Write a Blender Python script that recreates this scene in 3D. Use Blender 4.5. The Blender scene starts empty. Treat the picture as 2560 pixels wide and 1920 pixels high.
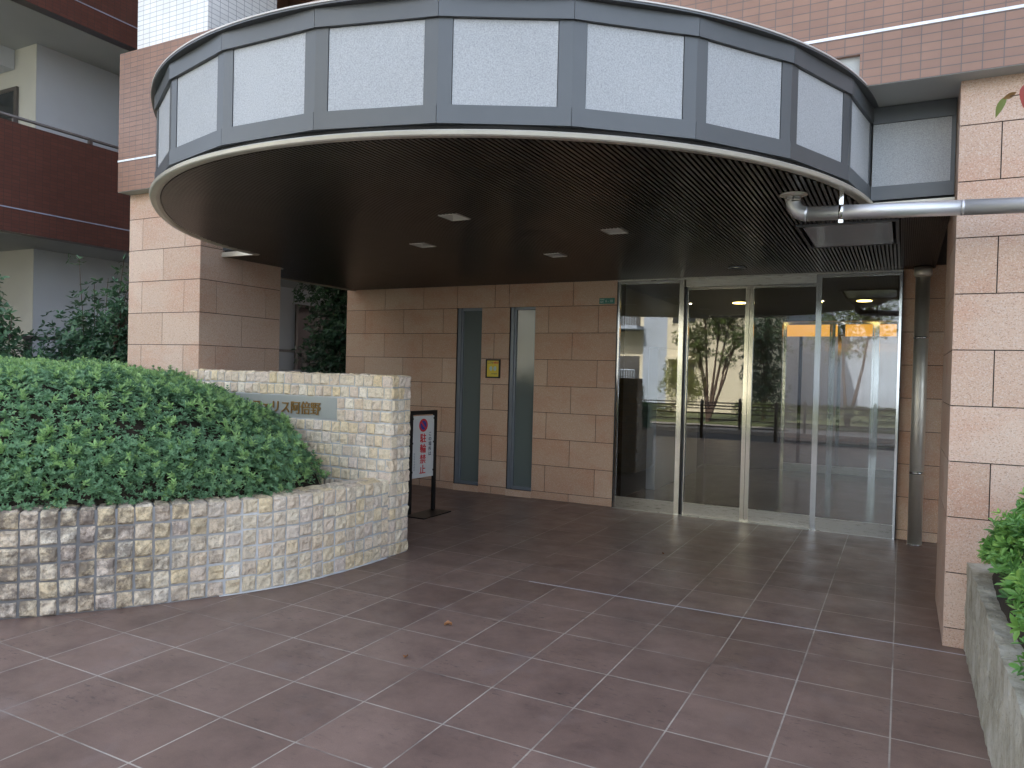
import bpy, math, random
import numpy as np
from mathutils import Vector, Matrix, noise as mnoise

random.seed(7); rng = np.random.default_rng(7)
SC = bpy.context.scene
COL = SC.collection

# ------------------------------------------------------------------ camera
cd = bpy.data.cameras.new("camera"); cam = bpy.data.objects.new("camera", cd); COL.objects.link(cam)
YAW, PIT, ROL = 0.48353, -0.01535, 0.02475
def cam_rows(y, p, r):
    cy, sy = math.cos(y), math.sin(y); cp, sp = math.cos(p), math.sin(p); cr, sr = math.cos(r), math.sin(r)
    Rz = np.array([[cy, sy, 0], [-sy, cy, 0], [0, 0, 1]])
    Rx = np.array([[1, 0, 0], [0, cp, sp], [0, -sp, cp]])
    Ry = np.array([[cr, 0, sr], [0, 1, 0], [-sr, 0, cr]])
    return Ry @ Rx @ Rz
_M = cam_rows(YAW, PIT, ROL)
_W = np.array([_M[0], _M[2], -_M[1]]).T
mw = Matrix([list(_W[0]) + [0], list(_W[1]) + [0], list(_W[2]) + [1.6], [0, 0, 0, 1]])
cam.matrix_world = mw
cd.sensor_width = 36; cd.lens = 1859 / 2560 * 36; cd.clip_start = 0.05; cd.clip_end = 800
SC.camera = cam

# ------------------------------------------------------------------ world, sun, exposure
SUN_EL, SUN_AZ = math.radians(41), math.radians(-14)      # azimuth from +Y towards +X
w = bpy.data.worlds.new("World"); SC.world = w; w.use_nodes = True
nt = w.node_tree; bg = nt.nodes["Background"]
sky = nt.nodes.new("ShaderNodeTexSky"); sky.sky_type = 'NISHITA'; sky.sun_disc = False
sky.sun_elevation = SUN_EL; sky.sun_rotation = SUN_AZ; sky.dust_density = 2.5; sky.ozone_density = 1.0; sky.air_density = 1.0
hs = nt.nodes.new("ShaderNodeHueSaturation"); hs.inputs['Saturation'].default_value = .55
nt.links.new(sky.outputs[0], hs.inputs['Color']); nt.links.new(hs.outputs[0], bg.inputs[0]); bg.inputs[1].default_value = 0.15
sd = bpy.data.lights.new("sun", 'SUN'); sun = bpy.data.objects.new("sun", sd); COL.objects.link(sun)
sd.energy = 3.2; sd.angle = math.radians(0.5); sd.color = (1.0, 0.94, 0.85)
sdir = Vector((math.sin(SUN_AZ) * math.cos(SUN_EL), math.cos(SUN_AZ) * math.cos(SUN_EL), math.sin(SUN_EL)))
sun.rotation_euler = sdir.to_track_quat('Z', 'Y').to_euler()
SC.view_settings.view_transform = 'Standard'; SC.view_settings.look = 'None'
SC.view_settings.gamma = 1; SC.view_settings.exposure = 2.55
SC.cycles.max_bounces = 8; SC.cycles.transparent_max_bounces = 16; SC.cycles.diffuse_bounces = 5

# ------------------------------------------------------------------ materials
class NT:
    def __init__(s, name):
        s.m = bpy.data.materials.new(name); s.m.use_nodes = True; s.t = s.m.node_tree
        s.b = s.t.nodes['Principled BSDF']; s.out = s.t.nodes['Material Output']
    def n(s, typ, **kw):
        nd = s.t.nodes.new(typ)
        for k, v in kw.items():
            if k.startswith('i_'): nd.inputs[k[2:].replace('_', ' ')].default_value = v
            else: setattr(nd, k, v)
        return nd
    def l(s, a, b): s.t.links.new(a, b)
    def obj(s): return s.n('ShaderNodeTexCoord').outputs['Object']
    def noise(s, scale, detail=4, rough=.6, vec=None, stretch=None):
        nd = s.n('ShaderNodeTexNoise'); nd.inputs['Scale'].default_value = scale
        nd.inputs['Detail'].default_value = detail; nd.inputs['Roughness'].default_value = rough
        v = vec or s.obj()
        if stretch:
            mp = s.n('ShaderNodeMapping'); mp.inputs['Scale'].default_value = stretch; s.l(v, mp.inputs[0]); v = mp.outputs[0]
        s.l(v, nd.inputs['Vector']); return nd.outputs[0]
    def ramp(s, fac, stops, interp='LINEAR'):
        r = s.n('ShaderNodeValToRGB'); r.color_ramp.interpolation = interp
        e = r.color_ramp.elements
        while len(e) < len(stops): e.new(0.5)
        for i, (p, c) in enumerate(stops):
            e[i].position = p; e[i].color = (c, c, c, 1) if not isinstance(c, tuple) else (*c, 1)
        s.l(fac, r.inputs[0]); return r.outputs[0]
    def mix(s, fac, a, b, blend='MIX'):
        m = s.n('ShaderNodeMix', data_type='RGBA', blend_type=blend)
        for k, v in ((0, fac), (6, a), (7, b)):
            if hasattr(v, 'is_linked') or isinstance(v, bpy.types.NodeSocket): s.l(v, m.inputs[k])
            else: m.inputs[k].default_value = v if k == 0 else (*v, 1) if isinstance(v, tuple) else (v, v, v, 1)
        return m.outputs[2]
    def math(s, op, a, b=0.0, c=None):
        m = s.n('ShaderNodeMath', operation=op)
        for k, v in ((0, a), (1, b), (2, c)):
            if v is None: continue
            if isinstance(v, bpy.types.NodeSocket): s.l(v, m.inputs[k])
            else: m.inputs[k].default_value = v
        return m.outputs[0]
    def bump(s, h, dist=.002, strength=.5):
        b = s.n('ShaderNodeBump'); b.inputs['Strength'].default_value = strength; b.inputs['Distance'].default_value = dist
        s.l(h, b.inputs['Height']); s.l(b.outputs[0], s.b.inputs['Normal']); return b
    def col(s, c):
        if isinstance(c, bpy.types.NodeSocket): s.l(c, s.b.inputs['Base Color'])
        else: s.b.inputs['Base Color'].default_value = (*c, 1)
    def rough(s, r):
        if isinstance(r, bpy.types.NodeSocket): s.l(r, s.b.inputs['Roughness'])
        else: s.b.inputs['Roughness'].default_value = r
    def attr(s, nm='tint'):
        a = s.n('ShaderNodeAttribute'); a.attribute_name = nm; return a.outputs['Fac']

def simple(name, c, rough=.6, metal=0, var=.12, scale=6, bump=0, spec=.5):
    k = NT(name)
    nz = k.noise(scale, 5)
    lo = tuple(x * (1 - var) for x in c); hi = tuple(min(1, x * (1 + var)) for x in c)
    k.col(k.ramp(nz, [(.3, lo), (.7, hi)])); k.rough(rough)
    k.b.inputs['Metallic'].default_value = metal; k.b.inputs['Specular IOR Level'].default_value = spec
    if bump: k.bump(k.noise(scale * 12, 4), bump)
    return k.m

def mat_stone(name, warm, pale, speck=.5, sc=1.0, rough=.62):
    k = NT(name); t = k.attr()
    base = k.ramp(t, [(0, warm), (.55, tuple((a + b) / 2 for a, b in zip(warm, pale))), (1, pale)])
    n1 = k.noise(2.2 * sc, 5, .6, stretch=(1, 1, 1.6))
    base = k.mix(k.math('MULTIPLY', k.ramp(n1, [(.46, 0.0), (.68, 1.0)]), .5), base, (warm[0] * 1.02, warm[1] * .78, warm[2] * .68))
    sp = k.noise(105, 2, .65, stretch=(1, 1, 1.7))
    base = k.mix(k.math('MULTIPLY', k.ramp(sp, [(.57, 0.0), (.66, 1.0)]), speck), base, (warm[0] * .5, warm[1] * .38, warm[2] * .34))
    sp2 = k.noise(140, 2, .7)
    base = k.mix(k.math('MULTIPLY', k.ramp(sp2, [(.38, 1.0), (.47, 0.0)]), .4), base, (.72, .66, .6))
    k.col(base); k.rough(rough); k.bump(sp, .0012, .5); return k.m

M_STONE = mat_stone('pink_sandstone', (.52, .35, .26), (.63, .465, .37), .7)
M_STONE_IN = mat_stone('sandstone_shade_tone', (.46, .27, .165), (.56, .40, .28), .4)  # same stone as the piers, its warmer shaded look put into the colour
M_JOINT = simple('dark_stone_joint', (.035, .026, .022), .9)

def mat_tile(name, c1, c2, joint, wd, ht, joint_w=.0045, ox=0, oz=0, rough=.35):
    k = NT(name); g = k.n('ShaderNodeNewGeometry'); sp = k.n('ShaderNodeSeparateXYZ'); k.l(g.outputs['Position'], sp.inputs[0])
    u = k.math('ADD', sp.outputs[0], sp.outputs[1]); cb = k.n('ShaderNodeCombineXYZ')
    k.l(k.math('ADD', u, ox), cb.inputs[0]); k.l(k.math('ADD', sp.outputs[2], oz), cb.inputs[1])
    br = k.n('ShaderNodeTexBrick', offset=0.0, squash=1.0)
    k.l(cb.outputs[0], br.inputs['Vector'])
    br.inputs['Color1'].default_value = (*c1, 1); br.inputs['Color2'].default_value = (*c2, 1); br.inputs['Mortar'].default_value = (*joint, 1)
    br.inputs['Scale'].default_value = 1; br.inputs['Mortar Size'].default_value = joint_w; br.inputs['Mortar Smooth'].default_value = .1
    br.inputs['Brick Width'].default_value = wd; br.inputs['Row Height'].default_value = ht
    dirt = k.ramp(k.noise(1.3, 5), [(.35, .86), (.65, 1.05)])
    k.col(k.mix(1.0, br.outputs[0], dirt, 'MULTIPLY')); k.rough(rough)
    k.bump(k.math('SUBTRACT', 1.0, br.outputs['Fac']), .002, .6); return k.m
M_BROWN = mat_tile('brown_glazed_tile', (.235, .124, .083), (.275, .147, .098), (.13, .095, .082), .105, .0518, .0028, ox=.02, oz=-3.423)
M_BROWND = mat_tile('dark_brown_tile', (.10, .040, .031), (.125, .049, .037), (.045, .026, .024), .105, .0518, .0028, oz=.01)
M_WHITE = mat_tile('white_glazed_tile', (.74, .74, .74), (.80, .80, .80), (.36, .37, .40), .105, .0518, .003, oz=-4.89)

def mat_granite():
    k = NT('grey_granite'); n1 = k.noise(150, 3, .7); n2 = k.noise(120, 2, .6); n3 = k.noise(1.2, 4)
    c = k.ramp(n1, [(.32, (.28, .29, .305)), (.5, (.375, .385, .40)), (.68, (.46, .47, .485))])
    c = k.mix(k.math('MULTIPLY', k.ramp(n2, [(.64, 0.0), (.70, 1.0)]), .45), c, (.18, .18, .19))
    c = k.mix(1.0, c, k.ramp(n3, [(.3, .93), (.7, 1.05)]), 'MULTIPLY')
    k.col(c); k.rough(.6); k.bump(n1, .0015, .35); return k.m
M_GRAN = mat_granite()
M_FRAME = simple('grey_painted_metal', (.092, .098, .105), .42, .15, .06, 3)
M_RING = simple('champagne_anodised_trim', (.50, .47, .41), .38, .4, .08, 4)
M_SLAT = simple('bronze_slat', (.095, .080, .066), .34, .75, .1, 3)
M_SLATB = simple('dark_brown_slat', (.055, .038, .03), .45, .3, .1, 3)
M_BLACK = simple('dark_void', (.012, .011, .010), .9)
M_COPE = simple('light_coping', (.60, .56, .53), .5, .1, .1, 3)
def mat_steel(name, c, rough, sc=(1, 1, 1), met=1.0):
    k = NT(name); k.b.inputs['Metallic'].default_value = met; n1 = k.noise(7, 4, stretch=sc)
    k.col(c); k.rough(k.ramp(n1, [(.3, rough * .8), (.7, rough * 1.3)])); return k.m
M_STEEL = mat_steel('brushed_stainless_steel', (.60, .60, .59), .12, (40, 1, 1))
M_STEELR = mat_steel('kick_rail_steel', (.36, .35, .33), .3, (1, 1, 40))
M_PIPE = mat_steel('satin_steel_pipe', (.62, .62, .64), .40, (1, 8, 8), .8)
M_PIPE2 = mat_steel('dull_steel_pipe', (.68, .65, .58), .46, (1, 1, 1), .85)
M_ALU = simple('blue_grey_aluminium', (.20, .22, .25), .4, .4, .06)

def mat_glass(name, tint, ior=1.5, boost=1.0, rough=0.0):
    k = NT(name); t = k.t; t.nodes.remove(k.b)
    gl = k.n('ShaderNodeBsdfGlossy'); gl.inputs['Roughness'].default_value = rough; gl.inputs['Color'].default_value = (1, 1, 1, 1)
    tr = k.n('ShaderNodeBsdfTransparent'); tr.inputs['Color'].default_value = (*tint, 1)
    fr = k.n('ShaderNodeFresnel'); fr.inputs['IOR'].default_value = ior
    mx = k.n('ShaderNodeMixShader'); k.l(k.math('MULTIPLY', fr.outputs[0], boost), mx.inputs[0])
    k.l(tr.outputs[0], mx.inputs[1]); k.l(gl.outputs[0], mx.inputs[2]); k.l(mx.outputs[0], k.out.inputs[0]); return k.m
M_GLASS = mat_glass('clear_door_glass', (.72, .76, .76), 1.6, 2.3)
M_GLASS2 = mat_glass('inner_door_glass', (.86, .90, .90), 1.5, 1.2)
def mat_frost():
    k = NT('frosted_window_glass'); k.col((.12, .145, .138)); k.rough(.16); k.b.inputs['Specular IOR Level'].default_value = .8; return k.m
M_FROST = mat_frost()
M_DGLASS = simple('dark_window_glass', (.03, .035, .04), .08, 0, .1, spec=.8)

def mat_floor(name, c1, c2, rlo, rhi, jl, jd, white_line=True, jw=.0044):
    k = NT(name); g = k.n('ShaderNodeNewGeometry'); P = g.outputs['Position']
    mp = k.n('ShaderNodeMapping'); mp.inputs['Location'].default_value = (.004 + .449 * 60, -5.12 + .4575 * 60, 0); k.l(P, mp.inputs[0])
    br = k.n('ShaderNodeTexBrick', offset=0.0, squash=1.0); k.l(mp.outputs[0], br.inputs['Vector'])
    br.inputs['Scale'].default_value = 1; br.inputs['Mortar Size'].default_value = jw; br.inputs['Mortar Smooth'].default_value = .25
    br.inputs['Brick Width'].default_value = .449; br.inputs['Row Height'].default_value = .4575
    br.inputs['Color1'].default_value = (*c1, 1); br.inputs['Color2'].default_value = (*c2, 1)
    jn = k.ramp(k.noise(1.7, 4, .65, vec=P), [(.32, jd), (.53, jl)])
    # joints that run in depth are mostly darker than the cross joints
    k.l(jn, br.inputs['Mortar'])
    mott = k.ramp(k.noise(3.1, 6, .7, vec=P), [(.3, (.72, .70, .71)), (.5, (.98, .96, .95)), (.72, (1.20, 1.17, 1.16))])
    c = k.mix(1.0, br.outputs[0], mott, 'MULTIPLY')
    sc = k.noise(14, 6, .75, vec=P, stretch=(1, 2.8, 1)); gate = k.noise(1.9, 3, vec=P)
    scf = k.math('MULTIPLY', k.ramp(sc, [(.56, 0.0), (.65, 1.0)]), k.ramp(gate, [(.46, 0.0), (.60, .75)]))
    c = k.mix(scf, c, (.045, .04, .042))
    pale = k.math('MULTIPLY', k.ramp(k.noise(2.3, 5, .6, vec=P), [(.58, 0.0), (.75, 1.0)]), .3)
    c = k.mix(pale, c, (.27, .225, .22))
    grain = k.noise(240, 3, .7, vec=P)
    c = k.mix(1.0, c, k.ramp(grain, [(.3, .82), (.7, 1.16)]), 'MULTIPLY')
    if white_line:
        sp = k.n('ShaderNodeSeparateXYZ'); k.l(P, sp.inputs[0])
        on = k.math('LESS_THAN', k.math('ABSOLUTE', k.math('SUBTRACT', sp.outputs[1], 5.12)), .0062)
        on2 = k.math('MULTIPLY', on, k.math('GREATER_THAN', sp.outputs[0], -2.5))
        c = k.mix(k.math('MULTIPLY', on2, .85), c, (.66, .70, .78))
    k.col(c); k.rough(k.ramp(k.noise(4, 5, vec=P), [(.3, rlo), (.7, rhi)]))
    h = k.math('ADD', k.math('MULTIPLY', k.math('SUBTRACT', 1.0, br.outputs['Fac']), 1.0), k.math('MULTIPLY', k.noise(45, 5, vec=P), .35))
    k.bump(h, .0022, .5); return k.m
M_PAVE = mat_floor('brown_ceramic_paving', (.182, .124, .104), (.232, .162, .136), .30, .46, (.42, .38, .335), (.15, .115, .10))
M_LOBBY = mat_floor('polished_lobby_tile', (.17, .11, .085), (.21, .135, .105), .1, .2, (.08, .06, .05), (.05, .04, .035), False, .004)
M_ASPH = simple('asphalt', (.055, .055, .058), .85, 0, .25, 30, .003)
M_SOIL = simple('soil', (.06, .042, .03), .95, 0, .4, 18, .01)
M_SIDEW = simple('pale_sidewalk', (.30, .28, .26), .8, 0, .15, 8, .002)
M_KERB = simple('concrete_kerb', (.35, .34, .32), .8, 0, .15, 10, .002)

def mat_cobble():
    k = NT('split_face_stone'); t = k.attr()
    c = k.ramp(t, [(0, (.68, .55, .43)), (.35, (.80, .69, .53)), (.6, (.80, .64, .41)), (.8, (.74, .61, .51)), (1, (.88, .79, .64))])
    n1 = k.noise(38, 6, .75); c = k.mix(1.0, c, k.ramp(n1, [(.28, .66), (.5, 1.0), (.75, 1.16)]), 'MULTIPLY')
    n2 = k.noise(70, 3, .6); c = k.mix(k.math('MULTIPLY', k.ramp(n2, [(.60, 0.0), (.68, 1.0)]), .5), c, (.26, .17, .10))
    # dark water stains, strongest at the street end of the low wall
    g = k.n('ShaderNodeNewGeometry'); sp = k.n('ShaderNodeSeparateXYZ'); k.l(g.outputs['Position'], sp.inputs[0])
    west = k.ramp(k.math('MULTIPLY_ADD', sp.outputs[1], -.45, 2.0), [(.2, 0.0), (.62, 1.0)])
    low = k.ramp(k.math('MULTIPLY_ADD', sp.outputs[2], -1.0, 1.0), [(.3, .0), (.55, .25), (.95, 1.0)])
    st = k.ramp(k.noise(7, 6, .75), [(.40, 0.1), (.56, 1.0)])
    c = k.mix(k.math('MULTIPLY', k.math('MULTIPLY', st, k.math('MAXIMUM', west, k.math('MULTIPLY', low, .3))), .8), c, (.10, .078, .068))
    k.col(c); k.rough(.85)
    k.bump(k.math('ADD', n1, k.math('MULTIPLY', k.noise(16, 4), .9)), .012, .85); return k.m
M_COB = mat_cobble()
def mat_mortar():
    k = NT('grey_mortar'); g = k.n('ShaderNodeNewGeometry'); sp = k.n('ShaderNodeSeparateXYZ'); k.l(g.outputs['Position'], sp.inputs[0])
    n1 = k.noise(3, 5, .65); c = k.ramp(n1, [(.35, (.40, .395, .385)), (.55, (.53, .53, .53)), (.75, (.70, .71, .73))])
    west = k.ramp(k.math('MULTIPLY_ADD', sp.outputs[1], -.45, 2.0), [(.3, 0.0), (.7, .8)])
    c = k.mix(west, c, (.09, .085, .085)); k.col(c); k.rough(.9); k.bump(k.noise(90, 4), .002); return k.m
M_MORT = mat_mortar()

def mat_leaf(name, dark, mid, light, rough=.42, trans=.25):
    k = NT(name); t = k.attr()
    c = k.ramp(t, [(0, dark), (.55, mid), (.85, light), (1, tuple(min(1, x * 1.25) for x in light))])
    k.col(c); k.rough(rough); k.b.inputs['Specular IOR Level'].default_value = .4
    tr = k.n('ShaderNodeBsdfTranslucent'); k.l(c, tr.inputs[0]); mx = k.n('ShaderNodeMixShader'); mx.inputs[0].default_value = trans
    k.l(k.b.outputs[0], mx.inputs[1]); k.l(tr.outputs[0], mx.inputs[2]); k.l(mx.outputs[0], k.out.inputs[0]); return k.m
M_AZA = mat_leaf('azalea_leaves', (.085, .175, .09), (.20, .365, .19), (.32, .49, .20), .36, .32)
M_AZB = mat_leaf('bright_bush_leaves', (.07, .18, .06), (.20, .42, .11), (.34, .56, .14), .38, .32)
M_EVG = mat_leaf('evergreen_leaves', (.035, .08, .045), (.065, .14, .075), (.13, .23, .12), .3, .15)
M_EVGD = mat_leaf('dark_evergreen_leaves', (.018, .045, .024), (.028, .07, .034), (.05, .11, .05), .35, .15)
M_TREE = mat_leaf('street_tree_leaves', (.05, .09, .03), (.10, .15, .04), (.22, .25, .06), .5, .3)
M_RED = mat_leaf('red_autumn_leaves', (.16, .22, .05), (.42, .08, .07), (.50, .12, .10), .45, .35)
M_BARK = simple('bark', (.11, .075, .055), .9, 0, .3, 20, .004)
M_TWIG = simple('shaded_twigs', (.035, .026, .018), .95, 0, .3, 20)
M_CONC = simple('weathered_concrete', (.27, .265, .235), .9)
def mat_conc():
    k = NT('weathered_planter_concrete'); n1 = k.noise(5, 6, .7, stretch=(1, 1, .5)); n2 = k.noise(60, 4, .7)
    c = k.ramp(n1, [(.3, (.22, .195, .14)), (.5, (.42, .39, .31)), (.7, (.60, .575, .50))])
    c = k.mix(k.math('MULTIPLY', k.ramp(n2, [(.58, 0.0), (.68, 1.0)]), .6), c, (.10, .09, .075))
    n3 = k.noise(24, 4, .7); c = k.mix(k.math('MULTIPLY', k.ramp(n3, [(.62, 0.0), (.72, 1.0)]), .7), c, (.58, .57, .55))
    k.col(c); k.rough(.9); k.bump(k.math('ADD', n2, k.noise(14, 5)), .008, .8); return k.m
M_CONC = mat_conc()
M_WALLW = simple('pale_painted_wall', (.54, .56, .60), .8, 0, .04, 1)
M_WALLC = simple('cream_painted_wall', (.47, .46, .42), .8, 0, .04, 1)
M_SOFF = simple('pale_soffit', (.42, .43, .42), .8, 0, .05, 1)
M_CREAM = simple('cream_render', (.62, .57, .43), .85, 0, .06, .6)
M_GREYR = simple('blue_grey_render', (.34, .40, .48), .85, 0, .06, .6)
M_LOBW = simple('lobby_plaster', (.20, .21, .225), .5, 0, .05, 1)
M_LOBC = simple('lobby_ceiling', (.30, .28, .24), .7, 0, .05, 1)
M_LOBD = simple('lobby_dark_panel', (.10, .10, .115), .25, 0, .05, 1)
M_FENCE = simple('brown_fence_paint', (.05, .03, .024), .5, .1, .1)
M_RAIL = simple('bronze_rail', (.12, .105, .10), .45, .3, .1)
M_BLK = simple('black_painted_steel', (.012, .012, .013), .35, .2, .1)
M_BOARD = simple('white_board', (.72, .73, .72), .4, 0, .03)
M_REDP = simple('red_print', (.62, .03, .04), .5, 0, .03)
M_BLUEP = simple('blue_print', (.04, .06, .30), .5, 0, .03)
M_INK = simple('dark_print', (.06, .065, .10), .5, 0, .03)
M_GREYINK = simple('faded_grey_print', (.35, .37, .40), .5, 0, .03)
M_YEL = simple('yellow_poster', (.72, .55, .06), .4, 0, .03)
M_GRN = simple('green_enamel', (.012, .16, .125), .3, 0, .03)
M_PALEP = simple('pale_print', (.45, .60, .56), .4, 0, .03)
M_PLATE = mat_steel('brushed_sign_plate', (.40, .41, .38), .5, (30, 1, 1), .35)
M_GOLD = simple('gold_letters', (.33, .19, .06), .4, .5, .1)
M_WHT = simple('white_sealant', (.80, .83, .88), .7, 0, .15, 20)
M_DRY = simple('dry_leaf', (.33, .15, .06), .7, 0, .4, 60)
M_HATCH = simple('grey_hatch_sheet', (.24, .235, .24), .16, .5, .04)
M_LAMPR = simple('downlight_reflector', (.60, .60, .56), .35, .2, .04)
def mat_emit(name, c, s):
    k = NT(name); k.col(c); k.b.inputs['Emission Color'].default_value = (*c, 1); k.b.inputs['Emission Strength'].default_value = s; return k.m
M_LAMP = mat_emit('lit_warm_lamp', (1.0, .72, .22), 5.0)
M_GLOW = mat_emit('amber_ceiling_glow', (1.0, .44, .07), .24)
M_SPOT = mat_emit('small_lit_spot', (1.0, .85, .6), 8.0)

# ------------------------------------------------------------------ mesh helpers
def wloc(o):
    v = Vector((0, 0, 0))
    while o is not None: v += o.location; o = o.parent
    return v
class MB:
    def __init__(s): s.v = []; s.f = []; s.m = []; s.t = []; s.sm = []
    def add(s, vs, fs, mi=0, tint=.5, smooth=False):
        b = len(s.v); s.v += [tuple(x) for x in vs]
        for f in fs: s.f.append([b + i for i in f]); s.m.append(mi); s.t.append(tint); s.sm.append(smooth)
        return s
    def box(s, x0, x1, y0, y1, z0, z1, mi=0, tint=.5):
        vs = [(x0, y0, z0), (x1, y0, z0), (x1, y1, z0), (x0, y1, z0), (x0, y0, z1), (x1, y0, z1), (x1, y1, z1), (x0, y1, z1)]
        return s.add(vs, [(0, 3, 2, 1), (4, 5, 6, 7), (0, 1, 5, 4), (1, 2, 6, 5), (2, 3, 7, 6), (3, 0, 4, 7)], mi, tint)
    def prism(s, poly, z0, z1, mi=0, tint=.5, smooth=False):
        n = len(poly); vs = [(x, y, z0) for x, y in poly] + [(x, y, z1) for x, y in poly]
        s.add(vs, [tuple(range(n - 1, -1, -1)), tuple(range(n, 2 * n))], mi, tint)
        b = len(s.v) - 2 * n
        for i in range(n):
            j = (i + 1) % n; s.f.append([b + i, b + j, b + n + j, b + n + i]); s.m.append(mi); s.t.append(tint); s.sm.append(smooth)
        return s
    def tube(s, pts, r, n=16, mi=0, tint=.5, caps=True):
        pts = [Vector(p) for p in pts]; rs = r if isinstance(r, (list, tuple)) else [r] * len(pts)
        vs = []; ref = None
        for i, p in enumerate(pts):
            d = ((pts[min(i + 1, len(pts) - 1)] - p).normalized() + (p - pts[max(i - 1, 0)]).normalized())
            if d.length < 1e-6: d = Vector((0, 0, 1))
            d.normalize()
            if ref is None: ref = d.orthogonal().normalized()
            ref = (ref - d * ref.dot(d)).normalized(); q = d.cross(ref)
            for k in range(n):
                a = 2 * math.pi * k / n; vs.append(p + (ref * math.cos(a) + q * math.sin(a)) * rs[i])
        fs = [(i * n + k, i * n + (k + 1) % n, (i + 1) * n + (k + 1) % n, (i + 1) * n + k) for i in range(len(pts) - 1) for k in range(n)]
        s.add(vs, fs, mi, tint, True)
        if caps:
            b = len(s.v) - len(vs); s.f.append([b + k for k in range(n)][::-1]); s.f.append([b + (len(pts) - 1) * n + k for k in range(n)])
            s.m += [mi, mi]; s.t += [tint, tint]; s.sm += [False, False]
        return s
    def obox(s, o, u, v, n, lu, lv, ln, mi=0, tint=.5):
        o, u, v, n = Vector(o), Vector(u) * lu, Vector(v) * lv, Vector(n) * ln
        vs = [o, o + u, o + u + v, o + v, o + n, o + u + n, o + u + v + n, o + v + n]
        return s.add(vs, [(0, 3, 2, 1), (4, 5, 6, 7), (0, 1, 5, 4), (1, 2, 6, 5), (2, 3, 7, 6), (3, 0, 4, 7)], mi, tint)
    def build(s, name, mats, parent=None, origin=None):
        if not isinstance(mats, (list, tuple)): mats = [mats]
        me = bpy.data.meshes.new(name); off = wloc(parent) if parent else Vector(origin or (0, 0, 0))
        me.from_pydata([tuple(Vector(v) - off) for v in s.v], [], s.f)
        for m in mats: me.materials.append(m)
        me.polygons.foreach_set('material_index', s.m); me.polygons.foreach_set('use_smooth', s.sm)
        a = me.attributes.new('tint', 'FLOAT', 'FACE'); a.data.foreach_set('value', s.t); me.update()
        o = bpy.data.objects.new(name, me); COL.objects.link(o)
        if parent: o.parent = parent
        else: o.location = off
        return o
def np_obj(name, V, F, T, mat, parent=None, origin=None, K=4):
    me = bpy.data.meshes.new(name); off = np.array(wloc(parent) if parent else (origin or (0, 0, 0)))
    V = (V - off).astype(np.float32); n = len(F)
    me.vertices.add(len(V)); me.vertices.foreach_set('co', V.ravel())
    me.loops.add(n * K); me.loops.foreach_set('vertex_index', F.ravel().astype(np.int32))
    me.polygons.add(n); me.polygons.foreach_set('loop_start', np.arange(n, dtype=np.int32) * K)
    me.polygons.foreach_set('use_smooth', np.zeros(n, bool)); me.materials.append(mat)
    a = me.attributes.new('tint', 'FLOAT', 'FACE'); a.data.foreach_set('value', T.astype(np.float32)); me.update(calc_edges=True); me.validate()
    o = bpy.data.objects.new(name, me); COL.objects.link(o)
    if parent: o.parent = parent
    else: o.location = tuple(off)
    return o
def tag(o, label=None, cat=None, group=None, kind=None):
    if label: o['label'] = label
    if cat: o['category'] = cat
    if group: o['group'] = group
    if kind: o['kind'] = kind
    return o
def thing(name, label, cat, loc=(0, 0, 0), group=None):
    o = bpy.data.objects.new(name, None); COL.objects.link(o); o.location = loc; o.empty_display_size = .2
    return tag(o, label, cat, group)
def text_mesh(body, size, mat, o, u, v, n, parent, name='lettering', depth=.002, bold=0, sx=1.0, align='LEFT', track=1.0):
    """letters standing on a surface: origin o, reading direction u, up v, outward normal n"""
    c = bpy.data.curves.new('t', 'FONT'); c.body = body; c.size = size; c.extrude = depth; c.align_x = align; c.space_character = track
    t = bpy.data.objects.new('t', c); COL.objects.link(t); bpy.context.view_layer.update()
    me = bpy.data.meshes.new_from_object(t.evaluated_get(bpy.context.evaluated_depsgraph_get()))
    bpy.data.objects.remove(t); off = wloc(parent)
    if bold:
        import bmesh
        bm = bmesh.new()
        for q in ((0, 0, 0), (bold, 0, .0002), (bold / 2, bold * .6, .0001)):
            n0 = len(bm.verts); bm.from_mesh(me); bm.verts.ensure_lookup_table()
            for vv in bm.verts[n0:]: vv.co += Vector(q)
        bm.to_mesh(me); bm.free()
    o, u, v, n = Vector(o), Vector(u), Vector(v), Vector(n)
    for q in me.vertices: q.co = o + u * q.co.x * sx + v * q.co.y + n * (q.co.z + depth) - off
    me.materials.clear(); me.materials.append(mat); me.name = name
    ob = bpy.data.objects.new(name, me); COL.objects.link(ob); ob.parent = parent; return ob
def join_into(obs, name):
    """merge several mesh objects of one part into one mesh"""
    mb = obs[0].data; import bmesh
    bm = bmesh.new(); par = obs[0].parent; mats = []
    for ob in obs:
        m = ob.data
        if m.materials[0] not in mats: mats.append(m.materials[0])
        n0 = len(bm.faces); bm.from_mesh(m); bm.faces.ensure_lookup_table()
        for f in bm.faces[n0:]: f.material_index = mats.index(m.materials[0])
    me = bpy.data.meshes.new(name); bm.to_mesh(me); bm.free()
    for m in mats: me.materials.append(m)
    for ob in obs: bpy.data.objects.remove(ob)
    o = bpy.data.objects.new(name, me); COL.objects.link(o); o.parent = par; return o

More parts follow.
